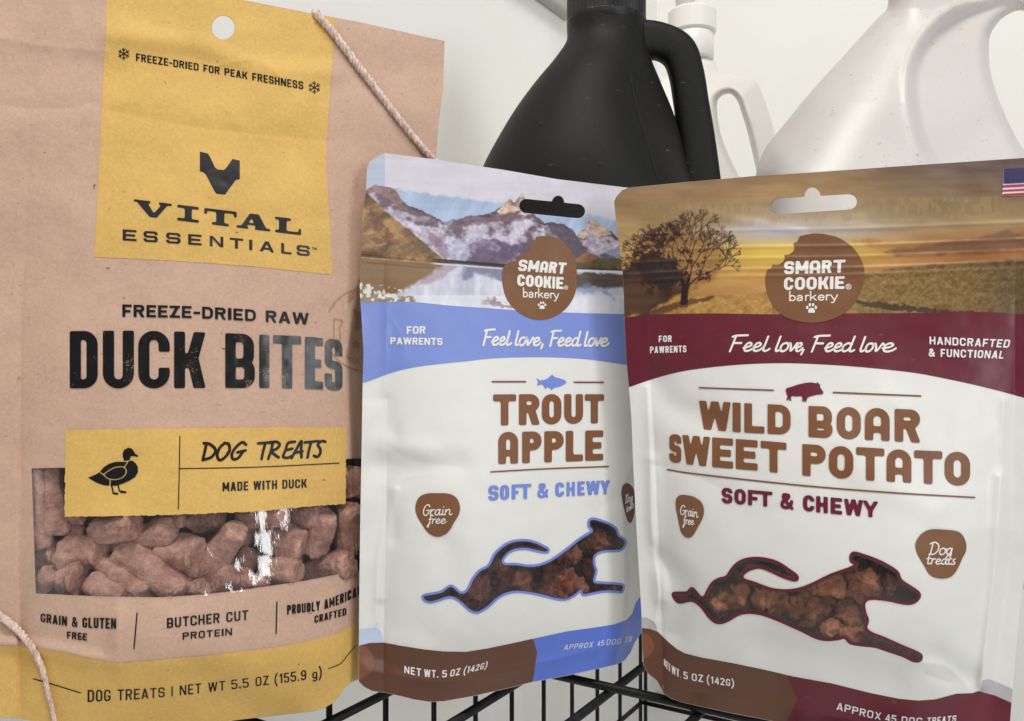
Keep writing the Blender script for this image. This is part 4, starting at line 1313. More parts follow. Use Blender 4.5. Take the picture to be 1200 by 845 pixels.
# ================================================================== BOAR POUCH
def boar_extra(x, y):
    e = (fbm(x, y, 110, 3, 31) - .5) * 2.0 + (fbm(x, y, 34, 2, 33) - .5) * .35
    for k, (yy, a) in enumerate(((268, .25), (288, .3), (301, .25), (314, .3), (322, .2))):
        e = e + a * gauss_line(x, y, [(735, yy + 8), (860, yy + 2), (1000, yy), (1210, yy - 8)], 2.4)
    e = e + .35 * gauss_line(x, y, [(800, 247), (890, 262), (940, 272)], 6)
    e = e - 1.8 * gauss_line(x, y, [(768, 445), (790, 475), (840, 500)], 18)
    e = e + 1.5 * gauss_line(x, y, [(764, 540), (768, 640), (774, 700)], 9) - 2.0 * gauss_line(x, y, [(775, 655), (800, 690), (790, 740)], 14)
    e = e + 1.6 * gauss_line(x, y, [(1172, 560), (1165, 680), (1152, 800)], 8) - 1.4 * gauss_line(x, y, [(1100, 770), (1140, 800)], 16)
    e = e + 1.2 * gauss_line(x, y, [(1040, 470), (1000, 540), (1090, 590)], 24)
    e = e - 1.8 * gauss_line(x, y, [(900, 760), (960, 765), (1040, 790)], 26)
    e = e + .8 * fold_line(x, y, [(786, 806), (860, 818), (940, 832), (1010, 846)], 6)
    e = e + 1.2 * fold_line(x, y, [(758, 455), (762, 540), (764, 620), (772, 690), (768, 730)], 5)
    e = e - .8 * fold_line(x, y, [(766, 640), (784, 672), (788, 700)], 7) - .6 * fold_line(x, y, [(765, 545), (800, 552), (850, 575)], 12)
    e = e + 1.2 * fold_line(x, y, [(1176, 470), (1172, 600), (1163, 690), (1156, 745), (1150, 805)], 5)
    e = e + .8 * fold_line(x, y, [(1075, 775), (1110, 782), (1135, 806)], 9) - .7 * fold_line(x, y, [(1085, 790), (1112, 800)], 8)
    return e


BO = Pouch("white wild boar sweet potato treat pouch with maroon band and sunset field picture", (980, 846), 960, 500, 0.318, -18, 3,
           [(150, 720), (236, 720), (289, 726), (368, 731), (454, 737), (537, 742), (640, 747), (741, 752), (800, 753), (900, 755)],
           [(150, 1216), (620, 1210), (681, 1201), (767, 1191), (845, 1184), (900, 1180)], 0.055, 0.05,
           [(150, 0), (230, .5), (320, 2), (430, 8.5), (560, 18), (680, 23), (760, 19), (820, 11), (860, 7), (900, 5)],
           [(150, 0), (230, .5), (320, 3), (430, 9), (560, 16), (680, 22), (900, 24)], boar_extra, 0.8)
bo_out = [(719.6, 236), (722.4, 230), (729, 223), (736.5, 220), (797, 214), (842.6, 210), (886, 206), (930, 203.5), (1060, 194.4), (1200, 185), (1216, 184), (1216, 400), (1210, 620), (1200, 681), (1195, 711), (1190, 767), (1184, 845), (1181, 885),
          (1100, 878), (960, 857), (900, 844), (857.4, 836), (819, 827.6), (798.7, 823), (786, 818.4), (777.6, 813), (774, 805.6), (770, 798), (760, 790), (753.8, 780), (752, 741), (751.7, 720), (750, 688), (747, 640), (744.5, 593.6), (741.7, 537), (740, 490), (737, 454), (734.2, 424.7), (731.4, 368), (730.7, 329), (725.7, 289), (721.6, 256)]
dogB = [(789.3, 699.2), (789, 695.4), (796.3, 694.8), (804.8, 694.5), (808.6, 690.7), (811.4, 689.7), (815.2, 693.5), (821, 699.8), (825.6, 699.2), (829.4, 691.6), (835, 683), (842.7, 678.4), (851.2, 676), (856, 669), (862.6, 661.3), (872, 656), (885.3, 654), (898.6, 655.3), (911.8, 659.4), (925, 668), (933.6, 674.6), (934.2, 679), (929.8, 679.9), (917.5, 676), (904.2, 669.8), (891, 665), (879.6, 667), (872, 671.7), (869.8, 675.5), (872, 679.3), (883.4, 683), (900.5, 689.4), (911.8, 691.6), (924, 692),
        (937, 690), (952, 684.5), (973.2, 674), (1002, 663.2), (997.7, 658), (997, 651.5), (1001, 647.7), (1011.6, 650.5), (1026.5, 655.8), (1041.4, 663.2), (1052, 670.7), (1056.3, 680.3), (1069, 688.8), (1077.2, 695.2), (1076.5, 701.6), (1069, 707), (1058.4, 707), (1039.3, 703), (1020, 701.6), (1012.7, 707), (1013.7, 717.6), (1017, 727), (1014.8, 735.7), (1021, 742), (1035, 747.4), (1056.3, 757), (1076.5, 765.5), (1080, 770.8), (1076.5, 775), (1069, 774), (1058.4, 768.7), (1039.3, 762.3), (1026.5, 758), (1011.6, 756.3), (996.7, 753.8), (990.3, 747.4), (981.8, 748.9), (969, 750), (956.2, 747.4), (941.3, 740), (923, 731.7),
        (905, 724), (890.5, 719.4), (875.8, 718), (864.8, 720.3), (853.8, 726.7), (844.6, 730), (837.2, 728.5), (830, 722), (822.6, 712), (815.2, 705.6), (808, 703.8), (797, 706), (792.3, 703.8)]
dogB = catmull(dogB, 3, True)
b_hole = lambda X, Y: blur(uni(sd_seg(X, Y, [(912, 241.8), (995.8, 236.5)], 9.0), sd_circle(X, Y, 952, 228, 9.0)), 1)
b_out = lambda X, Y: sub(sd_poly(X, Y, bo_out), b_hole(X, Y))
BBB = (716, 180, 1220, 888)
BO.sheet("front_panel", lambda X, Y: sub(b_out(X, Y), sd_poly(X, Y, dogB)), BBB, 1.4, white_film)
BO.sheet("back_panel", b_out, BBB, 2.5, white_film, back=True)
BO.sheet("window_film", lambda X, Y: sd_poly(X, Y, dogB) - .8, bb(dogB), 1.0, haze_film, 0.4)
BO.sheet("window_outline", lambda X, Y: np.abs(sd_poly(X, Y, dogB) - .1) - 1.5, bb(dogB, 4), 0.5, maroon_ink, 1.5)
BO.sheet("window_edge", lambda X, Y: np.abs(sd_poly(X, Y, dogB) + 2.3) - 1.0, bb(dogB, 4), 0.5, edge_m, 1.0)

# the bare tree of the sunset picture: branches grown once, as strokes in the print
rng = random.Random(7)
BRANCH = []


def grow(x, y, ang, ln, w, dep):
    n = 3
    for k in range(n):
        ang += rng.uniform(-.22, .22)
        x2 = x + math.cos(ang) * ln / n; y2 = y - math.sin(ang) * ln / n
        BRANCH.append((x, y, x2, y2, w * (1 - .12 * k)))
        x, y = x2, y2
    if dep <= 0:
        return
    for s in ([-1, 1] if dep > 3 else [-1, 1, rng.choice([-.4, .4])]):
        grow(x, y, ang + s * rng.uniform(.15, .62), ln * rng.uniform(.58, .86), w * .62, dep - 1)


grow(801, 356, math.radians(84), 22, 3.6, 0)
for a, l in ((150, 24), (118, 30), (88, 30), (62, 26), (36, 24)):
    grow(802 + (90 - a) * .03, 336, math.radians(a), l * .92, 1.5, 5)
BR = np.array(BRANCH)


def paint_boar(x, y):
    n = len(x)
    t = np.clip((x - 735) / 465.0, 0, 1)
    yt = y + 12 * t                       # the picture hangs with the bag's top edge
    def grad(stops):
        p = np.array([s[0] for s in stops], float)
        return np.stack([np.interp(yt, p, [s[1][k] for s in stops]) for k in range(3)], 1)
    left = grad([(205, (160, 130, 96)), (235, (158, 128, 92)), (265, (172, 144, 98)), (300, (186, 148, 84)), (330, (194, 148, 80)), (345, (184, 134, 76)), (380, (180, 140, 84))])
    mid = grad([(205, (152, 122, 88)), (235, (172, 140, 96)), (262, (190, 174, 150)), (282, (196, 186, 180)), (292, (210, 182, 100)), (305, (212, 174, 80)), (330, (200, 146, 76)), (350, (194, 150, 90)), (380, (184, 148, 90))])
    right = grad([(200, (112, 94, 86)), (220, (122, 102, 86)), (245, (146, 120, 88)), (270, (170, 144, 104)), (285, (170, 128, 80)), (300, (172, 114, 66)), (322, (168, 114, 66)), (335, (152, 110, 66)), (380, (136, 108, 66))])
    wl = sstep(.40, .12, t)[:, None]; wr = sstep(.45, .85, t)[:, None]
    img = mid * (1 - wl) * (1 - wr) + left * wl + right * wr * (1 - wl)
    c = fbm(x * .35, y * 1.6, 16, 4, 5)
    img = img + (c[:, None] - .5) * 34
    glow = np.exp(-(((x - 905) / 70) ** 2 + ((y - 296) / 16) ** 2))
    img = put(img, glow * .7, (242, 206, 92))
    # lilac light patch and torn grey print residue under the hang hole
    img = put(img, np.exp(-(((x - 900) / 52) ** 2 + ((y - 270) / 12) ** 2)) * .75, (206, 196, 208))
    band = sstep(236, 240, yt - 3) * sstep(266, 252, yt - 3 + (fbm(x * 1.5, y * .5, 9, 3, 15) - .5) * 16) * sstep(742, 760, x) * (1 - sstep(1150, 1190, x))
    img = put(img, band * .42, (150, 128, 96))
    img = put(img, band * sstep(.52, .6, fbm(x * 1.6, y * .6, 7, 4, 16)) * .35, (190, 158, 104))
    # clouds on the right
    cl = inpoly(x, y, [(1030, 296), (1090, 286), (1130, 280), (1165, 276), (1178, 269), (1190, 274), (1225, 268), (1225, 292), (1120, 296), (1050, 300)], 3, 4, 12, 4)
    img = put(img, cl * .75, (118, 82, 58))
    img = put(img, inpoly(x, y, [(1000, 283), (1018, 278), (1030, 284), (1020, 288)], 3, 4, 6, 4) * .5, (186, 108, 56))
    # field
    hor = np.interp(x, [720, 760, 820, 880, 935, 1000, 1060, 1120, 1220], [352, 350, 347, 344, 338, 322, 313, 308, 303]) + (fbm(x, y, 10, 2, 18) - .5) * 3
    fld = sstep(-1.5, 1.5, y - hor)
    gr = .5 * fbm(x * 1.1 + y * .3, y * 1.5, 7, 4, 50) + .5 * fbm(x + y * .2, y * 1.3, 3, 2, 53)
    gcol = np.array([146, 117, 68]) + (gr[:, None] - .5) * 85
    gcol = gcol - (sstep(.5, 1, t)[:, None]) * np.array([24, 22, 16])
    gcol = np.where((x < 905)[:, None], gcol + np.array([36, 22, 6]), gcol)
    img = img * (1 - fld[:, None]) + gcol * fld[:, None]
    img = put(img, fld * inpoly(x, y, [(1000, 352), (1030, 354), (1075, 360), (1140, 366), (1110, 368), (1050, 364), (1010, 358)], 1, 3, 5, 6) * .8, (58, 46, 32))
    img = put(img, fld * sstep(1120, 1220, x) * .45, (74, 60, 40))
    img = put(img, fld * inpoly(x, y, [(745, 370), (790, 354), (835, 347), (830, 352), (800, 360), (765, 371)], 1, 2.5, 5, 6) * .75, (84, 54, 34))
    # dark hedge at the left border
    hd = inpoly(x, y, [(715, 318), (735, 312), (752, 300), (766, 318), (790, 330), (800, 342), (780, 356), (752, 368), (715, 372)], 3, 7, 12, 8)
    img = put(img, hd * .9, (60, 40, 34))
    img = put(img, inpoly(x, y, [(715, 335), (760, 335), (775, 350), (745, 370), (715, 372)], 4, 8, 12, 8) * .5, (104, 72, 52))
    # tree
    tm = np.zeros(n)
    sel = np.where((x > 725) & (x < 868) & (y > 245) & (y < 362))[0]
    xx = x[sel]; yy = y[sel]; best = np.zeros(len(sel))
    for ax, ay, bx, by, w in BR:
        k = np.where((xx > min(ax, bx) - 3) & (xx < max(ax, bx) + 3) & (yy > min(ay, by) - 3) & (yy < max(ay, by) + 3))[0]
        if not len(k):
            continue
        d = sd_seg(xx[k], yy[k], [(ax, ay), (bx, by)], max(w * .55, .24))
        best[k] = np.maximum(best[k], sstep(.55, -.4, d))
    tm[sel] = best
    crown = inpoly(x, y, [(742, 300), (752, 280), (770, 268), (800, 262), (830, 272), (846, 300), (836, 330), (812, 338), (780, 345), (752, 335)], 6, 10, 16, 3)
    leaf = crown * sstep(.52, .60, .6 * fbm(x, y, 5, 3, 77) + .4 * fbm(x, y, 2.2, 2, 78) + .12 * sstep(812, 760, x) - .035)
    img = put(img, crown * .40, (112, 68, 40))
    img = put(img, leaf * .85, (58, 32, 26)); img = put(img, tm * .95, (48, 28, 24))
    dense = inpoly(x, y, [(745, 312), (765, 300), (790, 304), (800, 325), (782, 342), (755, 334)], 3, 7, 8, 3)
    img = put(img, dense * .85, (44, 30, 28))
    img = put(img, inpoly(x, y, [(797, 357), (799, 338), (796, 322), (800, 322), (803, 334), (806, 322), (810, 322), (806, 340), (806, 357)], .6), (44, 26, 22))
    img = img + (fbm(x, y * 14, 90, 2, 96)[:, None] - .5) * 10
    return img * .93


pic_bot_B = [(710, 377), (731.4, 372.6), (758, 369.2), (786.3, 367.9), (833.6, 367.3), (909.4, 368.3), (989.5, 367.3), (1055.8, 367), (1112.6, 366), (1150, 365.4), (1200, 368.4), (1225, 370)]
BO.sheet("picture_panel", lambda X, Y: np.maximum(b_out(X, Y) + .1, Y - smooth_itp(pic_bot_B, X)), (716, 182, 1220, 380), 0.7, picture_m, 1.0, color=paint_boar)
mar_bot = [(710, 466), (737, 454), (758, 446.5), (795.8, 436), (833.6, 430.4), (871.5, 427), (909.4, 425.6), (980, 428), (1036.8, 432.8), (1074.7, 437.4), (1112.6, 444.6), (1150.5, 453), (1200, 466), (1225, 473)]
BO.sheet("maroon_band", lambda X, Y: np.maximum(np.maximum(b_out(X, Y) + .1, smooth_itp(pic_bot_B, X) - Y), Y - smooth_itp(mar_bot, X)), (716, 360, 1220, 476), 1.0, maroon_film, 0.8)
bt = [(740, 734), (752.8, 735.9), (762, 737), (771.2, 740.5), (782.2, 751.5), (793.2, 760.6), (802.4, 765.6), (822.6, 770.7), (857.4, 777), (896, 785), (921.7, 791)]
BO.sheet("brown_band", lambda X, Y: np.maximum(b_out(X, Y) + .3, sd_poly(X, Y, bt + [(934.5, 819.4), (921.7, 845), (900, 890), (740, 890)])), (745, 730, 938, 880), 1.0, brown_film, 0.8)
mt_ = [(921.7, 791), (930, 793), (975, 801), (1020, 812.2), (1053.8, 819), (1076, 821.2), (1096.5, 819.6), (1121, 813), (1139, 812.4), (1147, 810), (1166, 815), (1184, 823), (1200, 830)]
BO.sheet("maroon_band", lambda X, Y: np.maximum(b_out(X, Y) + .3, sd_poly(X, Y, mt_ + [(1200, 900), (895, 900), (921.7, 845), (934.5, 819.4)])), (895, 786, 1200, 888), 1.0, maroon_film, 0.8)
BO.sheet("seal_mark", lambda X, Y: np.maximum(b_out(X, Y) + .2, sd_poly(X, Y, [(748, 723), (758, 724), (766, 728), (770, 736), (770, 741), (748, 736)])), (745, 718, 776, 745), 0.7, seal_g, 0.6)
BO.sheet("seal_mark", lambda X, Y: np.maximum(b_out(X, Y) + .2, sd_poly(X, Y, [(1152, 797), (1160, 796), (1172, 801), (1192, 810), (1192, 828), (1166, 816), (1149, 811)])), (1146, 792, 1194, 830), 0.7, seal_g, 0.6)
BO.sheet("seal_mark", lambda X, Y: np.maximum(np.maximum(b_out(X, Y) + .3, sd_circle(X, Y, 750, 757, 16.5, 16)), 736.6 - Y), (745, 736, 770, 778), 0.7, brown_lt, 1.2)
T = BO.text
nb = [(778, 779.8), (785, 787.2), (798, 794.3), (806, 796.5), (824, 799.6), (861, 805)]
nt = [(778, 771.5), (785, 777.8), (798, 785.5), (806, 788), (824, 791), (861, 796.8)]
for s, a, b in (("NET", 778, 785.5), ("WT.", 787, 797.8), ("5", 801, 806), ("OZ", 810.6, 824), ("(142G)", 828.5, 860)):
    T(s, a, b, nb, nt, white_ink, tv=.18, r=.26, w=.55, gap=.16, px=.4)
nb = [(980, 831.8), (1032, 844), (1050, 847.5), (1075, 850), (1100, 848.5), (1121, 846)]
nt = [(980, 823), (1032, 835.4), (1050, 838.5), (1075, 841), (1100, 840), (1121, 838)]
for s, a, b in (("APPROX", 980, 1032), ("45", 1037, 1050), ("DOG", 1056, 1080), ("TREATS", 1086, 1120)):
    T(s, a, b, nb, nt, white_ink, tv=.18, r=.26, w=.6, gap=.16, lean=1.0, px=.4)
k5 = lambda l: cr(l, 860, 250, 5.635)
cb = [(937.2, 277), (947, 274.6), (957.6, 273.6), (970, 275.2), (984.2, 279.3), (998.4, 289), (1007.3, 300.6), (1012.3, 313), (1012.8, 326.3), (1009, 340.5), (1000.2, 356.5), (987.8, 368), (971.8, 375.1), (955.8, 378.1), (938, 376.9), (922, 372.4), (911.5, 364.5), (901.7, 351.2), (897.3, 335.2), (897, 324.5), (899, 316.5)]
cbb = [(903.5, 314.8), (906, 309.5), (909.5, 310.5), (913.2, 310), (918.2, 306.4), (920, 302.4), (919, 298.8), (924.8, 298.3), (930, 294.4), (931.3, 290), (929.7, 285.5), (934.5, 282.8)]
ckB = list(map(tuple, catmull(cb, 4))) + cbb
bB = BO.sheet("brand_badge", lambda X, Y: sd_poly(X, Y, ckB), bb(ckB), 0.8, cookie_m, 2)
T("SMART", 918.5, 990.5, [(918.5, 321.4), (990, 319.4)], [(918.5, 306.4), (990, 304.2)], white_ink, tv=.27, th=.22, r=.34, xs=kx([(330, 398), (406, 491), (499, 570), (579, 646), (654, 735)], 860, 5.635), lean=.5, level=3, parent=bB, roundA=True, rnd=.03, px=.4)
T("COOKIE", 918.5, 990, [(918.5, 340.2), (990, 338.5)], [(918.5, 325), (990, 323.6)], white_ink, tv=.27, th=.21, r=.36, xs=kx([(330, 393), (402, 470), (478, 547), (557, 627), (633, 657), (667, 730)], 860, 5.635), lean=.3, level=3, parent=bB, rnd=.03, px=.4)
reg_mark(BO, 994.3, 336, 3.4, white_ink, bB)
T("barkery", 925, 982, [(925, 352.4), (982, 351.4)], [(925, 341.8), (982, 341)], white_ink, style='sans', xs=kx([(366, 407), (416, 458), (468, 500), (502, 548), (555, 598), (605, 636), (638, 687)], 860, 5.635), hw=.07, level=3, parent=bB, px=.4)
BO.sheet("paw_print", lambda X, Y: paw_sdf(X, Y, 951, 361, 12), (940, 348, 962, 370), 0.4, white_ink, 3, bB)
T("FOR", 772, 787.2, [(772, 401), (787, 400.6)], [(772, 393.4), (787, 393)], white_ink, tv=.2, r=.28, w=.58, gap=.15)
T("PAWRENTS", 761.7, 804.3, [(761.7, 414), (804.3, 412.8)], [(761.7, 406.2), (804.3, 404.8)], white_ink, tv=.19, r=.28, w=.55, gap=.14, px=.4)
fx = [(337, 380), (378, 405), (405, 432), (432, 455), (470, 488), (485, 510), (508, 535), (531, 550), (551, 559), (577, 620), (617, 642), (642, 668), (666, 702), (718, 736), (735, 758), (757, 786), (785, 822)]
T("Feel love, Feed love", 854, 1049, [(854, 411.2), (1049, 412)], [(854, 392.8), (1049, 393.6)], white_ink, style='pen', xs=kx(fx, 719, 2.5), hw=.068, lean=5.4, px=.45)
hl = lambda q: np.clip((q - 1125) / 55, 0, 1) * 2.6
T("HANDCRAFTED", 1089.3, 1182, [(1089, 403.5), (1183, 407.7)], [(1089, 394.4), (1183, 398.2)], white_ink, tv=.2, r=.28, w=.6, gap=.15, lean=hl)
T("& FUNCTIONAL", 1088.3, 1175.5, [(1088, 417.7), (1177, 420.5)], [(1088, 408.4), (1177, 411.4)], white_ink, tv=.2, r=.28, w=.58, gap=.15, lean=hl)
BO.line([(819.6, 454.3), (906.3, 457.3)], 1.7, brown_ink); BO.line([(976.6, 459.8), (1078.9, 464)], 1.8, brown_ink)
boar = cr([(710, 95), (707, 80), (715, 69), (740, 62), (775, 50), (820, 40), (850, 38), (875, 43), (885, 37), (890, 46), (898, 50), (896, 58), (900, 70), (916, 92), (911, 103), (880, 105), (860, 110), (835, 117), (826, 125), (820, 145), (811, 145), (810, 132), (806, 143), (797, 142), (800, 122), (795, 112), (770, 115), (742, 112), (735, 125), (740, 138), (730, 138), (725, 124), (721, 137), (712, 135), (718, 112), (712, 100), (712, 85), (709, 95)], 770, 440, 4.695)
BO.sheet("boar_emblem", lambda X, Y: sd_poly(X, Y, boar), bb(boar), 0.45, maroon_ink, 2)
fat = dict(tv=.262, th=.235, r=.38, rnd=.022, roundA=True, px=.55)
T("WILDBOAR", 819, 1078, [(819, 502.5), (868, 506.6), (920, 509.4), (947, 511.8), (1045, 517), (1079, 519)], [(819, 469.5), (870, 472.2), (947, 475.6), (1013, 477.6), (1079, 480.3)], brown_ink,
  xs=[(819, 856.3), (858.4, 868), (872.2, 895.9), (899.5, 926.5), (947.5, 975.8), (980.5, 1008.8), (1013.5, 1042.7), (1048.6, 1078.9)], **fat)
T("SWEETPOTATO", 784, 1137, [(784, 541.5), (832, 547), (888, 551.6), (940, 557), (1000, 561.8), (1068, 565.9), (1137, 570)], [(784, 508.4), (832, 512.2), (888, 516.2), (940, 520.2), (1000, 523.6), (1068, 527.4), (1137, 530)], brown_ink,
  xs=[(784.3, 798.3), (799.4, 832.2), (834.5, 859), (862.2, 887.8), (891.4, 921.6), (940.2, 967.7), (971.3, 1000), (1003.3, 1036.5), (1039, 1068.2), (1071.4, 1104.4), (1107.2, 1137)], **fat)
BO.line([(782, 550.3), (820, 556), (940, 568.9), (1046.5, 577.4), (1142.3, 583)], 1.8, brown_ink)
T("SOFT&CHEWY", 845, 1030, [(845.6, 589.7), (896, 593.6), (948, 599.5), (1030, 606.8)], [(845.6, 571.2), (896, 575.6), (948, 580.4), (1030, 588)], maroon_ink,
  xs=[(845.6, 858.4), (860.5, 874), (876.5, 889.3), (888.2, 905.2), (914.4, 929.9), (941, 954.5), (956.4, 970.2), (973.4, 986.9), (989, 1011.4), (1010.7, 1029.5)], tv=.265, th=.225, r=.36, rnd=.025)
gb2 = catmull(cr([(327, 190), (325, 150), (335, 120), (360, 105), (400, 108), (440, 118), (480, 145), (498, 180), (500, 215), (490, 255), (465, 300), (440, 345), (420, 367), (395, 370), (372, 355), (355, 325), (345, 280), (335, 230)], 730, 560, 5.28), 4, True)
gB = BO.sheet("claim_badge", lambda X, Y: sd_poly(X, Y, gb2), bb(gb2), 0.7, cookie_m, 2)
T("Grain", 797.6, 818, [(797.6, 602.8), (818, 606.6)], [(797.6, 591.4), (818, 595)], white_ink, style='pen', xs=kx([(356, 386), (386, 404), (404, 428), (428, 440), (440, 466)], 729.6, 5.28), hw=.05, lean=.6, level=3, parent=gB, px=.35)
T("free", 799, 813.3, [(799, 613.8), (813.5, 615.2)], [(799, 604), (813.5, 605.4)], white_ink, style='pen', xs=kx([(374, 392), (390, 404), (404, 421), (421, 440)], 729.6, 5.28), hw=.055, lean=.6, level=3, parent=gB, px=.35)
db2 = catmull(cr([(718, 145), (725, 110), (750, 75), (790, 52), (830, 48), (900, 52), (950, 60), (980, 85), (997, 130), (995, 170), (975, 210), (955, 255), (930, 295), (900, 315), (860, 320), (820, 312), (790, 290), (765, 245), (735, 195)], 920, 610, 4.695), 4, True)
dB = BO.sheet("claim_badge", lambda X, Y: sd_poly(X, Y, db2), bb(db2), 0.7, cookie_m, 2)
T("Dog", 1089.8, 1117, [(1089, 649.6), (1118, 650)], [(1089, 635.4), (1118, 635.8)], white_ink, style='pen', xs=kx([(796, 846), (850, 886), (888, 924)], 919.3, 4.695), hw=.055, lean=2, level=3, parent=dB, px=.4)
T("treats", 1085.7, 1121, [(1085, 660.8), (1122, 661.6)], [(1085, 649), (1122, 649.8)], white_ink, style='pen', xs=kx([(776, 804), (804, 830), (828, 860), (858, 894), (892, 918), (914, 943)], 919.6, 4.695), hw=.06, lean=1.8, level=3, parent=dB, px=.4)
# flag printed in the top right corner
navy = ink_mat("navy_ink", alb(62, 58, 96)); redi = ink_mat("crimson_ink", alb(176, 58, 104)); redo = ink_mat("red_ink", alb(170, 60, 62))
flag = BO.sheet("flag", lambda X, Y: sd_poly(X, Y, [(1176, 197.5), (1212, 195.5), (1212, 228.5), (1174.6, 230)]), (1172, 193, 1214, 232), 0.6, white_ink, 2)
BO.sheet("flag_canton", lambda X, Y: sub(sd_poly(X, Y, [(1176.3, 197.5), (1206, 195.8), (1206, 214), (1175.8, 215.5)]), np.abs(((X + Y * 1.3) % 3.4) - 1.7) - .22), (1174, 194, 1208, 217), 0.4, navy, 3, flag)
for k, (ya, yb_, m) in enumerate(((217, 220, redi), (222.4, 224.8, redi), (227.2, 229.8, redo))):
    BO.sheet("flag_stripe", lambda X, Y: sd_poly(X, Y, [(1175, ya), (1212, ya - 2), (1212, yb_ - 2), (1174.8, yb_)]), (1172, ya - 4, 1214, yb_ + 2), 0.5, m, 3, flag)


# ================================================================== TREATS behind the windows
def chunk_mesh(name, L, Wd, seed, mat, lump=.12, sq=.45, nu=26, nv=18, fine=.03, box=2.0):
    """irregular extruded morsel: blunt ends, crumbly surface; long axis = local x"""
    rnd = random.Random(seed)
    off = Vector((rnd.uniform(-50, 50), rnd.uniform(-50, 50), rnd.uniform(-50, 50)))
    taper = rnd.uniform(-.16, .16); slant = rnd.uniform(-1, 1) if box > 2 else 0
    verts = []
    for j in range(nv + 1):
        ph = math.pi * j / nv
        cx = math.copysign(abs(math.cos(ph)) ** sq, math.cos(ph)); sr = abs(math.sin(ph)) ** sq
        for i in range(nu):
            th = 2 * math.pi * i / nu
            ct_, st_ = math.cos(th + seed), math.sin(th + seed)
            qk = 1.0 / (abs(ct_) ** box + abs(st_) ** box) ** (1 / box)
            tp = 1 + taper * cx
            p = Vector((cx * L / 2 + .18 * Wd * slant * sr * math.cos(th), sr * math.cos(th) * qk * tp * Wd / 2, sr * math.sin(th) * qk * tp * Wd / 2))
            q = p / Wd
            d = lump * mnoise.noise(q * 1.3 + off) + fine * 2 * mnoise.noise(q * 5.5 + off) + fine * mnoise.noise(q * 12 + off)
            n = Vector((cx * .6, sr * math.cos(th), sr * math.sin(th)))
            bend = .10 * Wd * math.sin(cx * 2.2 + seed)
            verts.append(p + n * d * Wd + Vector((0, bend, 0)))
    faces = []
    for j in range(nv):
        for i in range(nu):
            a = j * nu + i; b = j * nu + (i + 1) % nu
            faces.append((a, b, b + nu, a + nu))
    me = bpy.data.meshes.new(name)
    me.from_pydata([tuple(v) for v in verts], [], faces)
    bmm = bmesh.new(); bmm.from_mesh(me)
    bmesh.ops.remove_doubles(bmm, verts=bmm.verts, dist=1e-6)
    bmesh.ops.recalc_face_normals(bmm, faces=bmm.faces)
    bmm.to_mesh(me); bmm.free()
    me.polygons.foreach_set("use_smooth", np.full(len(me.polygons), True))
    me.materials.append(mat)
    return me


def morsel_mat(name, c0, c1, c2, bump=.5):
    t = NT(name).set(rough=.75, spec=.25)
    a = t.noise(160.0, 5.0, .65)
    c = t.ramp(a, [(.28, c0), (.5, c1), (.74, c2)])
    f = t.noise(1100.0, 3.0, .7)
    c = t.mix(t.ramp(f, [(.55, BLK), (.8, (.5, .5, .5, 1))]), c, c2)
    c = t.mix(t.ramp(t.noise(700.0, 2.0), [(.66, BLK), (.74, (.55, .55, .55, 1))]), c, c0)
    t.base(c)
    b = t.bump(t.noise(420.0, 5.0, .7), bump, .002)
    t.bump(t.noise(2200.0, 3.0, .6), .25, .0006, b)
    return t.m


duck_mm = morsel_mat("freeze_dried_duck", alb(144, 102, 88), alb(194, 148, 132), alb(222, 188, 172), .9)
cake_t = morsel_mat("dark_brown_treat", alb(78, 44, 37), alb(142, 88, 72), alb(188, 128, 106), 1.0)
cake_b = morsel_mat("golden_brown_treat", alb(100, 58, 40), alb(172, 112, 78), alb(220, 160, 116), 1.0)


def place(P, name, mat, a, b, wpx, seed, gap, label, cat, group, **kw):
    """morsel whose long axis runs a->b (photo px), wpx thick, lying just behind the film"""
    mx, my = (a[0] + b[0]) / 2, (a[1] + b[1]) / 2
    Y0 = float(P.D(mx, my))
    wd = wpx * Y0 / FOC
    Yc = max(float(P.D(q[0], q[1])) - float(P.plane(q[0], q[1])) for q in (a, (mx, my), b)) * .5 + (Y0 - float(P.plane(mx, my))) * .5 + float(P.plane(mx, my)) + wd * .57 + gap
    ln = max(math.hypot(b[0] - a[0], b[1] - a[1]) * Yc / FOC, wd * .9)
    wd = wpx * Yc / FOC
    me = chunk_mesh(name, ln, wd, seed, mat, **kw)
    o = link(name, me)
    p = unproj(mx, my, Yc)
    o.location = tuple(float(v) for v in p)
    ang = math.atan2(-(b[1] - a[1]), b[0] - a[0])
    # long axis in the plane of the film
    yaw = math.atan2(-P.n[0], -P.n[1])
    ax = Vector((math.cos(ang), math.sin(yaw) * math.cos(ang), math.sin(ang))).normalized()
    up = Vector((0, -1, 0)); z = ax.cross(up).normalized(); yv = z.cross(ax)
    from mathutils import Matrix
    M = Matrix((ax, yv, z)).transposed()
    o.rotation_euler = M.to_euler()
    tag(o, label, cat, group)
    return o


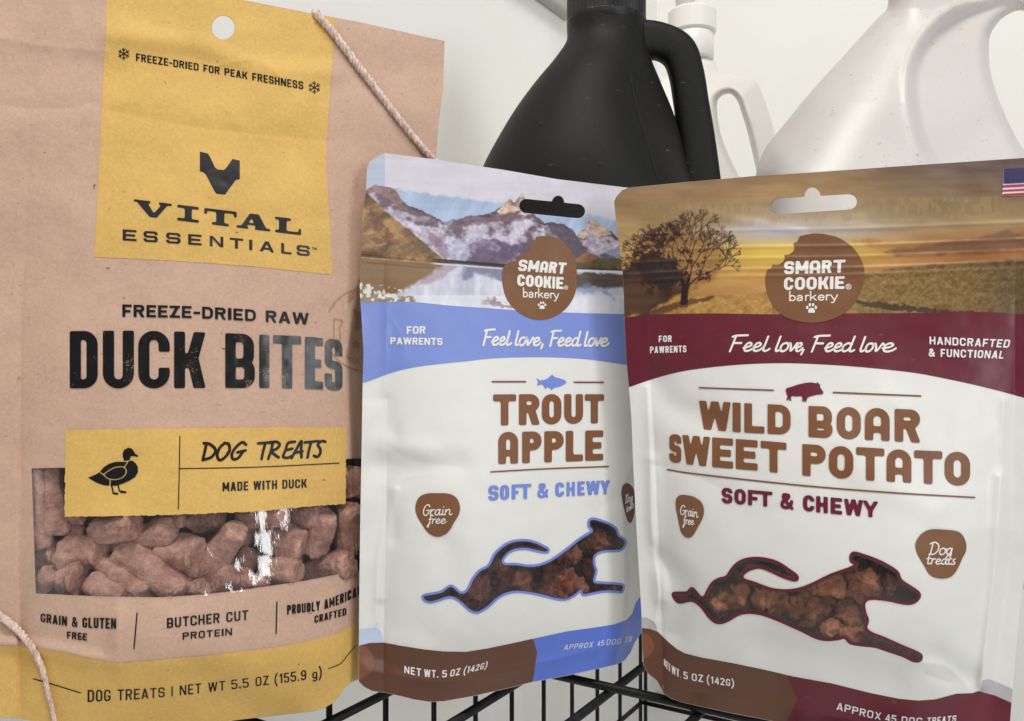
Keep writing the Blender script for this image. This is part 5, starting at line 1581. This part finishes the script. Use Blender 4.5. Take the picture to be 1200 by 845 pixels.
c7 = lambda x, y: (x / 2.79, 530 + y / 2.79)
GR = "duck morsels behind the kraft pouch window"
SH = "pinkish brown duck morsel partly buried among others in the kraft pouch window"
ducks = [
    ((122, 40), (142, 310), 62, 0, "tall upright duck morsel at the left edge of the kraft pouch window"),
    ((165, 40), (190, 270), 66, 1, "tapering upright duck morsel beside the yellow duck panel"),
    ((285, 265), (458, 235), 82, 0, "smooth duck morsel just below the black duck emblem"),
    ((365, 315), (570, 245), 78, 2, "slanting duck morsel under the middle of the yellow panel"),
    ((225, 330), (345, 325), 104, 1, "blocky duck morsel left of centre in the window"),
    ((118, 360), (218, 330), 88, 3, SH), ((190, 415), (278, 415), 98, 0, "round crumbly duck morsel low at the left of the window"),
    ((122, 450), (178, 385), 58, 0, SH), ((325, 375), (498, 462), 90, 1, "short thick duck morsel at the window's lower edge left of the long diagonal one"),
    ((280, 430), (420, 470), 72, 0, SH), ((400, 310), (605, 462), 96, 0, "long diagonal duck morsel in the middle of the kraft pouch window"),
    ((527, 330), (662, 340), 108, 0, "faceted lumpy duck morsel right of the long diagonal one"), ((785, 245), (655, 405), 86, 0, "rod shaped duck morsel leaning right next to the glare"),
    ((575, 405), (645, 415), 52, 4, SH), ((622, 460), (675, 435), 60, 1, SH), ((685, 445), (780, 390), 84, 2, SH),
    ((775, 215), (945, 210), 66, 1, "duck morsel behind the bright glare at the yellow panel's lower edge"), ((635, 225), (725, 210), 74, 4, SH), ((525, 215), (612, 218), 54, 2, SH),
    ((870, 275), (1005, 312), 102, 1, "big duck morsel right of the bright glare"), ((850, 392), (988, 388), 82, 0, "low duck morsel right of the glare at the window's lower edge"),
    ((945, 218), (1065, 200), 84, 2, SH), ((1072, 195), (1018, 325), 78, 0, "upright duck morsel near the right end of the window"),
    ((1140, 170), (1132, 335), 70, 0, "rightmost upright duck morsel beside the trout pouch"), ((995, 395), (1155, 362), 84, 0, "dark lying duck morsel at the window's lower right corner"),
    ((210, 215), (285, 208), 48, 3, SH), ((200, 250), (292, 268), 52, 5, SH), ((765, 410), (865, 445), 66, 3, SH), ((1140, 50), (1152, 155), 66, 1, "duck morsel high at the right beside the yellow panel"),
]
for i, (a, b, w, dep, lab) in enumerate(ducks):
    place(DK, "duck_morsel", duck_mm, c7(*a), c7(*b), w / 2.79 * 1.05, 100 + i, .0012 + .0016 * dep, lab, "dog treat", GR, lump=.10, sq=.22 if i % 3 else .34, fine=.035, nu=44, nv=34, box=3.2)
rr_ = random.Random(3)
for i in range(26):                        # second layer that fills the gaps
    x = 110 + (i % 13) * 84 + rr_.uniform(-24, 24); y = (235 if i < 13 else 390) + rr_.uniform(-45, 45)
    an = rr_.uniform(0, math.pi); l = rr_.uniform(60, 90)
    place(DK, "duck_morsel", duck_mm, c7(x - math.cos(an) * l, y - math.sin(an) * l), c7(x + math.cos(an) * l, y + math.sin(an) * l), rr_.uniform(64, 84) / 2.79, 300 + i, .0165,
          SH, "dog treat", GR, lump=.12, sq=.28, fine=.04, box=3.0)

G2 = "soft treats behind the trout pouch window"
G3 = "soft treats behind the boar pouch window"
for i, (x, y, rx, w) in enumerate([(556, 696, 17, 40), (598, 682, 24, 40), (650, 676, 26, 40), (668, 690, 20, 26), (702, 664, 14, 46), (698, 632, 18, 30), (664, 650, 15, 26), (612, 645, 18, 18), (585, 655, 12, 20), (525, 696, 18, 18), (712, 688, 10, 10), (640, 690, 22, 24)]):
    place(TR, "soft_treat", cake_t, (x - rx, y + (i % 3 - 1) * 5), (x + rx, y), w, 500 + i, .0020 + .0022 * (i % 2), "dark brown soft treat inside the blue outlined dog shaped window", "dog treat", G2, lump=.2, sq=.7, fine=.10, nu=40, nv=30)
bl = [(843, 704, 14, 44), (872, 690, 20, 48), (905, 700, 20, 34), (948, 712, 26, 56), (968, 682, 22, 30), (996, 722, 18, 46), (1012, 680, 22, 48), (1045, 684, 18, 30), (1000, 742, 20, 24), (1040, 752, 18, 18), (1068, 769, 12, 12), (895, 660, 24, 18), (803, 698, 12, 14), (920, 672, 14, 14), (975, 735, 14, 22)]
for i, (x, y, rx, w) in enumerate(bl):
    place(BO, "soft_treat", cake_b, (x - rx, y + (i % 3 - 1) * 6), (x + rx, y), w, 600 + i, .0022 + .002 * (i % 2), "golden brown soft treat inside the maroon outlined dog shaped window", "dog treat", G3, lump=.2, sq=.75, fine=.085, nu=44, nv=32)


# ================================================================== TWINE
twine_m = NT("cotton_twine").set(rough=.85, spec=.15)
twine_m.base(twine_m.ramp(twine_m.noise(500.0, 4.0), [(.3, alb(196, 170, 158)), (.7, alb(234, 216, 206))]))
twine_m.bump(twine_m.noise(1.0, 3.0, stretch=(900, 900, 2600)), .5, .0006)


def twine(pts3, radii, label, turns_per_m=150):
    P = catmull(pts3, 40)
    seg = np.linalg.norm(np.diff(P, axis=0), axis=1)
    s = np.concatenate([[0], np.cumsum(seg)])
    n = int(s[-1] / .00035)
    t = np.linspace(0, s[-1], n)
    C = np.stack([np.interp(t, s, P[:, k]) for k in range(3)], 1)
    R = np.interp(t / s[-1], np.linspace(0, 1, len(radii)), radii)
    Tn = np.gradient(C, axis=0); Tn /= np.linalg.norm(Tn, axis=1)[:, None]
    A = np.cross(Tn, np.array([0, 1.0, 0])); A /= np.linalg.norm(A, axis=1)[:, None]
    B = np.cross(Tn, A)
    bm = bmesh.new()
    ns = 8
    for k in range(3):                     # three plies laid around each other
        ph = 2 * math.pi * turns_per_m * t + 2 * math.pi * k / 3 + .9 * np.sin(t * 310) + .5 * np.sin(t * 790 + 1)
        ctr = C + (A * np.cos(ph)[:, None] + B * np.sin(ph)[:, None]) * (R * .48)[:, None]
        prev = None
        for i in range(n):
            rg = []
            wob = 1 + .2 * math.sin(i * .9 + k * 2) * math.sin(i * .37)
            for q in range(ns):
                a = 2 * math.pi * q / ns
                v = ctr[i] + (A[i] * math.cos(a) + B[i] * math.sin(a)) * R[i] * .58 * wob
                rg.append(bm.verts.new(v))
            if prev:
                for q in range(ns):
                    bm.faces.new((prev[q], prev[(q + 1) % ns], rg[(q + 1) % ns], rg[q]))
            else:
                bm.faces.new(rg)
            prev = rg
        bm.faces.new(prev[::-1])
    o = bm_obj("twine", bm, twine_m.m, smooth=True)
    tag(o, label, "twine")


def on_bag(P, pts, lift):
    return [tuple(unproj(x, y, P.D(x, y) - lift)) for x, y in pts]


up = [(372, 17.2), (380, 26), (395, 44), (420, 77), (445, 110), (470, 142), (490, 167), (507, 186)]
w3 = [tuple(unproj(368, 20, DK.plane(368, 20) + .012)), tuple(unproj(370, 14.5, DK.plane(370, 14.5) + .002))] + on_bag(DK, up, .0014) + [tuple(unproj(530, 210, DK.plane(530, 210) + .004))]
twine(w3, [.0015, .0015, .00135, .0013], "cream cotton twine slanting across the kraft pouch's top right corner")
lowp = [(-25, 706), (-8, 716), (8, 728), (22, 739), (34, 754), (44, 770), (52, 792), (57, 815), (62, 836), (66, 858)]
twine(on_bag(DK, lowp, .0016), [.00125, .00125, .0010, .0007, .0007], "cream cotton twine hanging over the kraft pouch's lower left corner")


# ================================================================== BOTTLES behind
def revolve(name, prof, cx, cy, mat, parent, n=64, ribs=0, rib_amp=0.0):
    """turned part around a vertical axis; prof = (radius, z)"""
    bm = bmesh.new()
    rows = []
    for (r, z) in prof:
        rw = []
        for k in range(n):
            a = 2 * math.pi * k / n
            q = r + (rib_amp * (1 if k % 2 else -1) if ribs and r > .001 and ribs[0] < z < ribs[1] else 0)
            rw.append(bm.verts.new((cx + q * math.cos(a), cy + q * math.sin(a), z)))
        rows.append(rw)
    for a, b in zip(rows, rows[1:]):
        for k in range(n):
            bm.faces.new((a[k], a[(k + 1) % n], b[(k + 1) % n], b[k]))
    bm.faces.new(rows[0][::-1]); bm.faces.new(rows[-1])
    return bm_obj(name, bm, mat, parent, smooth=False if ribs else True)


def zpx(py, Y):
    return CZ - (py - 422.5) / FOC * Y


def xpx(px, Y):
    return (px - 600.0) / FOC * Y


def loft_body(name, Y, left, right, depth, mat, parent, ys, n=72, e=2.4, dents=None, shift=None):
    """blow-moulded body: super-elliptic sections between the two side outlines"""
    bm = bmesh.new(); rows = []
    for py in ys:
        xl = xpx(smooth_itp(left, py), Y); xr = xpx(smooth_itp(right, py), Y)
        c, a = (xl + xr) / 2, (xr - xl) / 2
        d = smooth_itp(depth, py)
        rw = []
        for k in range(n):
            t = 2 * math.pi * k / n
            ct, st = math.cos(t), math.sin(t)
            x = c + a * math.copysign(abs(ct) ** (2 / e), ct)
            y = Y + d * math.copysign(abs(st) ** (2 / e), st)
            z = float(zpx(py, Y))
            if dents is not None:
                y += dents(x, y - Y, z, py)
            rw.append(bm.verts.new((float(x), float(y), z)))
        rows.append(rw)
    for a_, b_ in zip(rows, rows[1:]):
        for k in range(n):
            bm.faces.new((a_[k], a_[(k + 1) % n], b_[(k + 1) % n], b_[k]))
    bm.faces.new(rows[0][::-1]); bm.faces.new(rows[-1])
    return bm_obj(name, bm, mat, parent, smooth=True)


def sweep(name, pts, radii, mat, parent, e=3.4, squash=.8, n=28):
    P = catmull(pts, 12); R = np.interp(np.linspace(0, 1, len(P)), np.linspace(0, 1, len(radii)), radii)
    Tn = np.gradient(P, axis=0); Tn /= np.linalg.norm(Tn, axis=1)[:, None]
    bm = bmesh.new(); prev = None
    for i in range(len(P)):
        A = np.cross(Tn[i], np.array([0, 1.0, 0])); A /= np.linalg.norm(A)
        B = np.cross(Tn[i], A)
        rg = []
        for k in range(n):
            t = 2 * math.pi * k / n
            ct, st = math.cos(t), math.sin(t)
            v = P[i] + A * R[i] * math.copysign(abs(ct) ** (2 / e), ct) + B * R[i] * squash * math.copysign(abs(st) ** (2 / e), st)
            rg.append(bm.verts.new(v))
        if prev:
            for k in range(n):
                bm.faces.new((prev[k], prev[(k + 1) % n], rg[(k + 1) % n], rg[k]))
        else:
            bm.faces.new(rg[::-1])
        prev = rg
    bm.faces.new(prev)
    return bm_obj(name, bm, mat, parent, smooth=True)


# black jug -----------------------------------------------------------
bk = NT("black_plastic").set(rough=.55, spec=.2)
dust = bk.noise(900.0, 3.0, .7)
cc = bk.mix(bk.ramp(dust, [(.60, BLK), (.76, (.5, .5, .5, 1))]), (.010, .010, .0095, 1), (.055, .053, .048, 1))
hair = bk.noise(1.0, 2.0, .4, stretch=(120, 120, 700), rot=(0, .9, 0))
cc = bk.mix(bk.ramp(hair, [(.72, BLK), (.78, (.35, .35, .35, 1))]), cc, (.22, .21, .2, 1))
bk.base(cc)
bk.bump(bk.noise(1400.0, 3.0, .6), .12, .0004)
bk2 = plain_mat("black_cap_plastic", (.013, .013, .014, 1), .38, .45, 900.0, .1, .0004)
YJ = 0.50
jug = empty("jug", (float(xpx(700, YJ)), YJ, Z_SHELF))
tag(jug, "black plastic jug with screw cap and side handle behind the pouches", "jug")
zj = float(Z_SHELF + .003)
py_base = 422.5 + (CZ - zj) / YJ * FOC
bl_ = [(26, 664.5), (50, 663.5), (72, 650), (102, 626), (135, 602), (165, 584), (196, 567.5), (225, 556), (270, 548), (py_base, 546)]
br_ = [(26, 756.5), (50, 758), (72, 762), (99, 773), (135, 788), (165, 796), (196, 801), (230, 812), (262, 838), (300, 852), (py_base, 852)]
bd_ = [(26, .0225), (50, .0235), (100, .037), (150, .047), (200, .054), (270, .058), (py_base, .058)]


def jug_dent(x, dy, z, py):
    # hand recess beside the handle
    q = math.exp(-(((x - xpx(790, YJ)) / .030) ** 2 + ((py - 120) / 75) ** 2))
    return -dy * .45 * q


loft_body("jug_body", YJ, bl_, br_, bd_, bk.m, jug, list(np.linspace(26, 300, 70)) + list(np.linspace(315, py_base, 16)), dents=jug_dent)
hp = [(722, 54), (750, 47.5), (776, 50), (795, 62), (804, 86), (810, 122), (816, 165), (820, 213), (824, 265)]
sweep("jug_handle", [tuple(unproj(x, y, YJ - .004)) for x, y in hp], [.0125, .0108, .0100, .0102, .0098, .0098, .0104, .0116, .0124], bk.m, jug)
zc = float(zpx(30, YJ))
cxj = float(xpx(710.5, YJ))
revolve("screw_cap", [(.018, zc - .002), (.0225, zc - .002), (.0232, zc), (.0232, zc + .002), (.0228, zc + .0025), (.0228, zc + .028), (.021, zc + .030), (.0, zc + .030)][:-1], cxj, YJ, bk2, jug, n=120, ribs=(zc + .0024, zc + .0282), rib_amp=.00025)
revolve("cap_collar", [(.0205, zc - .010), (.0222, zc - .009), (.0222, zc - .0052), (.0208, zc - .0048), (.0208, zc - .0022)], cxj, YJ, bk2, jug)
# mould seam
from mathutils.bvhtree import BVHTree
jb = [o for o in jug.children if o.name.startswith("jug_body")][0]
jw = Vector(world_of(jug))
tree = BVHTree.FromPolygons([v.co + jw for v in jb.data.vertices], [tuple(p.vertices) for p in jb.data.polygons])
hits = []
for q in catmull([(738, 84), (741, 100), (746, 125), (755, 155), (764, 185), (775, 222), (790, 262)], 6):
    u_, v_ = ray(q[0], q[1])
    h = tree.ray_cast(Vector((0, 0, CZ)), Vector((float(u_), 1, float(v_))).normalized())
    if h[0] is not None:
        hits.append(tuple(h[0]))
if len(hits) > 4:
    sweep("mould_seam", hits, [.0005, .0006, .0006, .0005], bk.m, jug, n=8)

# white jug on the right ------------------------------------------------
wj = NT("white_plastic").set(rough=.38, spec=.45)
wc = wj.ramp(wj.noise(18.0, 3.0), [(.3, alb(202, 198, 194)), (.7, alb(213, 209, 205))])
sc1 = wj.noise(1.0, 3.0, .6, stretch=(240, 240, 240))
sc2 = wj.noise(1.0, 2.0, .5, stretch=(1500, 1500, 420), rot=(0, .7, 0))
mm = wj.node("ShaderNodeMath", operation='MULTIPLY'); wj.l(sc1, mm.inputs[0]); wj.l(sc2, mm.inputs[1])
wc = wj.mix(wj.ramp(mm.outputs[0], [(.39, BLK), (.46, (.7, .7, .7, 1))]), wc, alb(126, 118, 106))
wj.base(wc)
wj.bump(wj.noise(500.0, 3.0), .06, .0006)
YW = 0.50
wjug = empty("jug", (float(xpx(1090, YW)), YW, Z_SHELF))
tag(wjug, "large scuffed white plastic jug with oval grip behind the boar pouch", "jug")
py_w = 422.5 + (CZ - zj) / YW * FOC


def bottle_sheet(name, P_Y, out_fn, hfn, bbox, step, mat, parent):
    """moulded hollow body: front and back shells that meet along the outline and around the grip opening"""
    x0, y0, x1, y1 = bbox
    xs = np.arange(x0, x1, step); ys = np.arange(y0, y1, step)
    X, Y = np.meshgrid(xs, ys)
    F = out_fn(X, Y)
    V, polys = march(F, xs, ys)
    d = np.maximum(-out_fn(V[:, 0], V[:, 1]), 0)
    hf, hb = hfn(V[:, 0], V[:, 1], d)
    c1 = unproj(V[:, 0], V[:, 1], P_Y - hf); c2 = unproj(V[:, 0], V[:, 1], P_Y + hb)
    n = len(V)
    co = np.concatenate([c1, c2]) - world_of(parent)
    pl = polys + [p[:, ::-1] + n for p in polys]
    me = make_mesh(name, co, pl, mat)
    bmm = bmesh.new(); bmm.from_mesh(me)
    bmesh.ops.remove_doubles(bmm, verts=bmm.verts, dist=2e-5)
    bmm.to_mesh(me); bmm.free()
    me.polygons.foreach_set("use_smooth", np.full(len(me.polygons), True))
    return link(name, me, parent)


wo = [(1042, -60), (1041, -8), (1040, 8), (1036, 15), (1027.5, 22.5), (990, 64), (952.5, 105), (918.7, 146), (900, 169), (890.6, 187.5), (885.7, 206), (883, 240), (882, 300), (882, py_w - 8), (890, py_w), (1290, py_w), (1300, py_w - 8), (1300, 240), (1290, 190), (1262, 110), (1238, 40), (1224, 12), (1200, -8), (1160, -14), (1142, -20), (1140, -60)]
wo = catmull(wo, 4, True)
wh = catmull([(1158.7, 60), (1161, 40), (1174, 22), (1196, 12), (1214, 24), (1226, 60), (1236, 110), (1240, 160), (1226, 186), (1206, 182), (1188.7, 157.5), (1170, 116), (1161, 85)], 4, True)
grip = catmull([(1069, 108), (1071, 75), (1084, 46), (1110, 19), (1150, 4), (1200, 0), (1240, 40), (1262, 130), (1262, 200), (1200, 226), (1120, 214), (1087, 184), (1074, 146)], 4, True)


def w_out(X, Y):
    return sub(sd_poly(X, Y, wo), sd_poly(X, Y, wh))


def w_h(x, y, d):
    R = np.interp(y, [-60, 10, 60, 120, 200, 300, 700], [40, 44, 62, 84, 104, 112, 112])
    dd = np.minimum(np.maximum(-sd_poly(x, y, wo), 0), R)
    h = np.sqrt(np.maximum(dd * (2 * R - dd), 0)) / FOC * YW * 1.02
    g = sd_poly(x, y, grip)
    h = h * (1 - .42 * sstep(9, -9, g)) + .0022 * np.exp(-((g - 3) / 7) ** 2) * sstep(0, 10, dd)
    dh = np.maximum(sd_poly(x, y, wh), 0)
    rr = 15.0
    q = np.minimum(dh, rr)
    k = np.sqrt(np.maximum(q * (2 * rr - q), 0)) / rr
    return h * k, h * k


bottle_sheet("jug_body", YW, w_out, w_h, (870, -64, 1312, py_w + 6), 2.0, wj.m, wjug)
revolve("screw_cap", [(.0235, float(zpx(-22, YW))), (.024, float(zpx(-26, YW))), (.024, float(zpx(-80, YW))), (.022, float(zpx(-84, YW)))], float(xpx(1091, YW)), YW, wj.m, wjug, n=96)

# white pump bottle ---------------------------------------------------------
YP = 0.64
pump = empty("pump_bottle", (float(xpx(805, YP)), YP, Z_SHELF))
tag(pump, "white pump bottle with a side handle standing behind the black jug", "bottle")
py_p = 422.5 + (CZ - zj) / YP * FOC
wp = plain_mat("white_pump_plastic", alb(238, 237, 232), .4, .45, 300.0, .05, .0006)
po = [(800, 62), (791, 70), (785, 84), (760, 104), (730, 130), (712, 165), (706, 220), (706, py_p - 5), (712, py_p), (915, py_p), (921, py_p - 5), (921, 240), (913, 180), (904, 142), (894, 112), (887, 97), (876, 91), (858, 88), (844, 84), (837, 72), (826, 62)]
po = catmull(po, 4, True)
ph_ = catmull([(840, 124), (845, 113), (856, 110), (864, 118), (869, 132), (876, 155), (884, 190), (888, 212), (880, 222), (868, 210), (855, 184), (844, 155)], 4, True)


def p_h(x, y, d):
    R = np.interp(y, [60, 80, 140, 220, 600], [24, 26, 50, 66, 70])
    dd = np.minimum(np.maximum(-sd_poly(x, y, po), 0), R)
    h = np.sqrt(np.maximum(dd * (2 * R - dd), 0)) / FOC * YP
    dh = np.maximum(sd_poly(x, y, ph_), 0)
    q = np.minimum(dh, 10.0)
    h = h * np.sqrt(np.maximum(q * (20 - q), 0)) / 10
    return h, h


bottle_sheet("bottle_body", YP, lambda X, Y: sub(sd_poly(X, Y, po), sd_poly(X, Y, ph_)), p_h, (696, 52, 930, py_p + 6), 1.6, wp, pump)
pcx = float(xpx(811, YP))
revolve("neck_collar", [(.0150, float(zpx(72, YP))), (.0160, float(zpx(70, YP))), (.0160, float(zpx(42, YP))), (.015, float(zpx(40, YP)))], pcx, YP, wp, pump)
revolve("pump_collar", [(.0165, float(zpx(41, YP))), (.0178, float(zpx(39, YP))), (.0178, float(zpx(16, YP))), (.0160, float(zpx(13, YP)))], pcx, YP, wp, pump, n=72, ribs=(float(zpx(38, YP)), float(zpx(17, YP))), rib_amp=.0003)
revolve("pump_head", [(.0072, float(zpx(14, YP))), (.0072, float(zpx(-26, YP))), (.013, float(zpx(-28, YP))), (.013, float(zpx(-46, YP))), (.010, float(zpx(-50, YP)))], float(xpx(803, YP)), YP, wp, pump)
print("objects:", len(bpy.data.objects), "faces:", sum(len(m.polygons) for m in bpy.data.meshes))
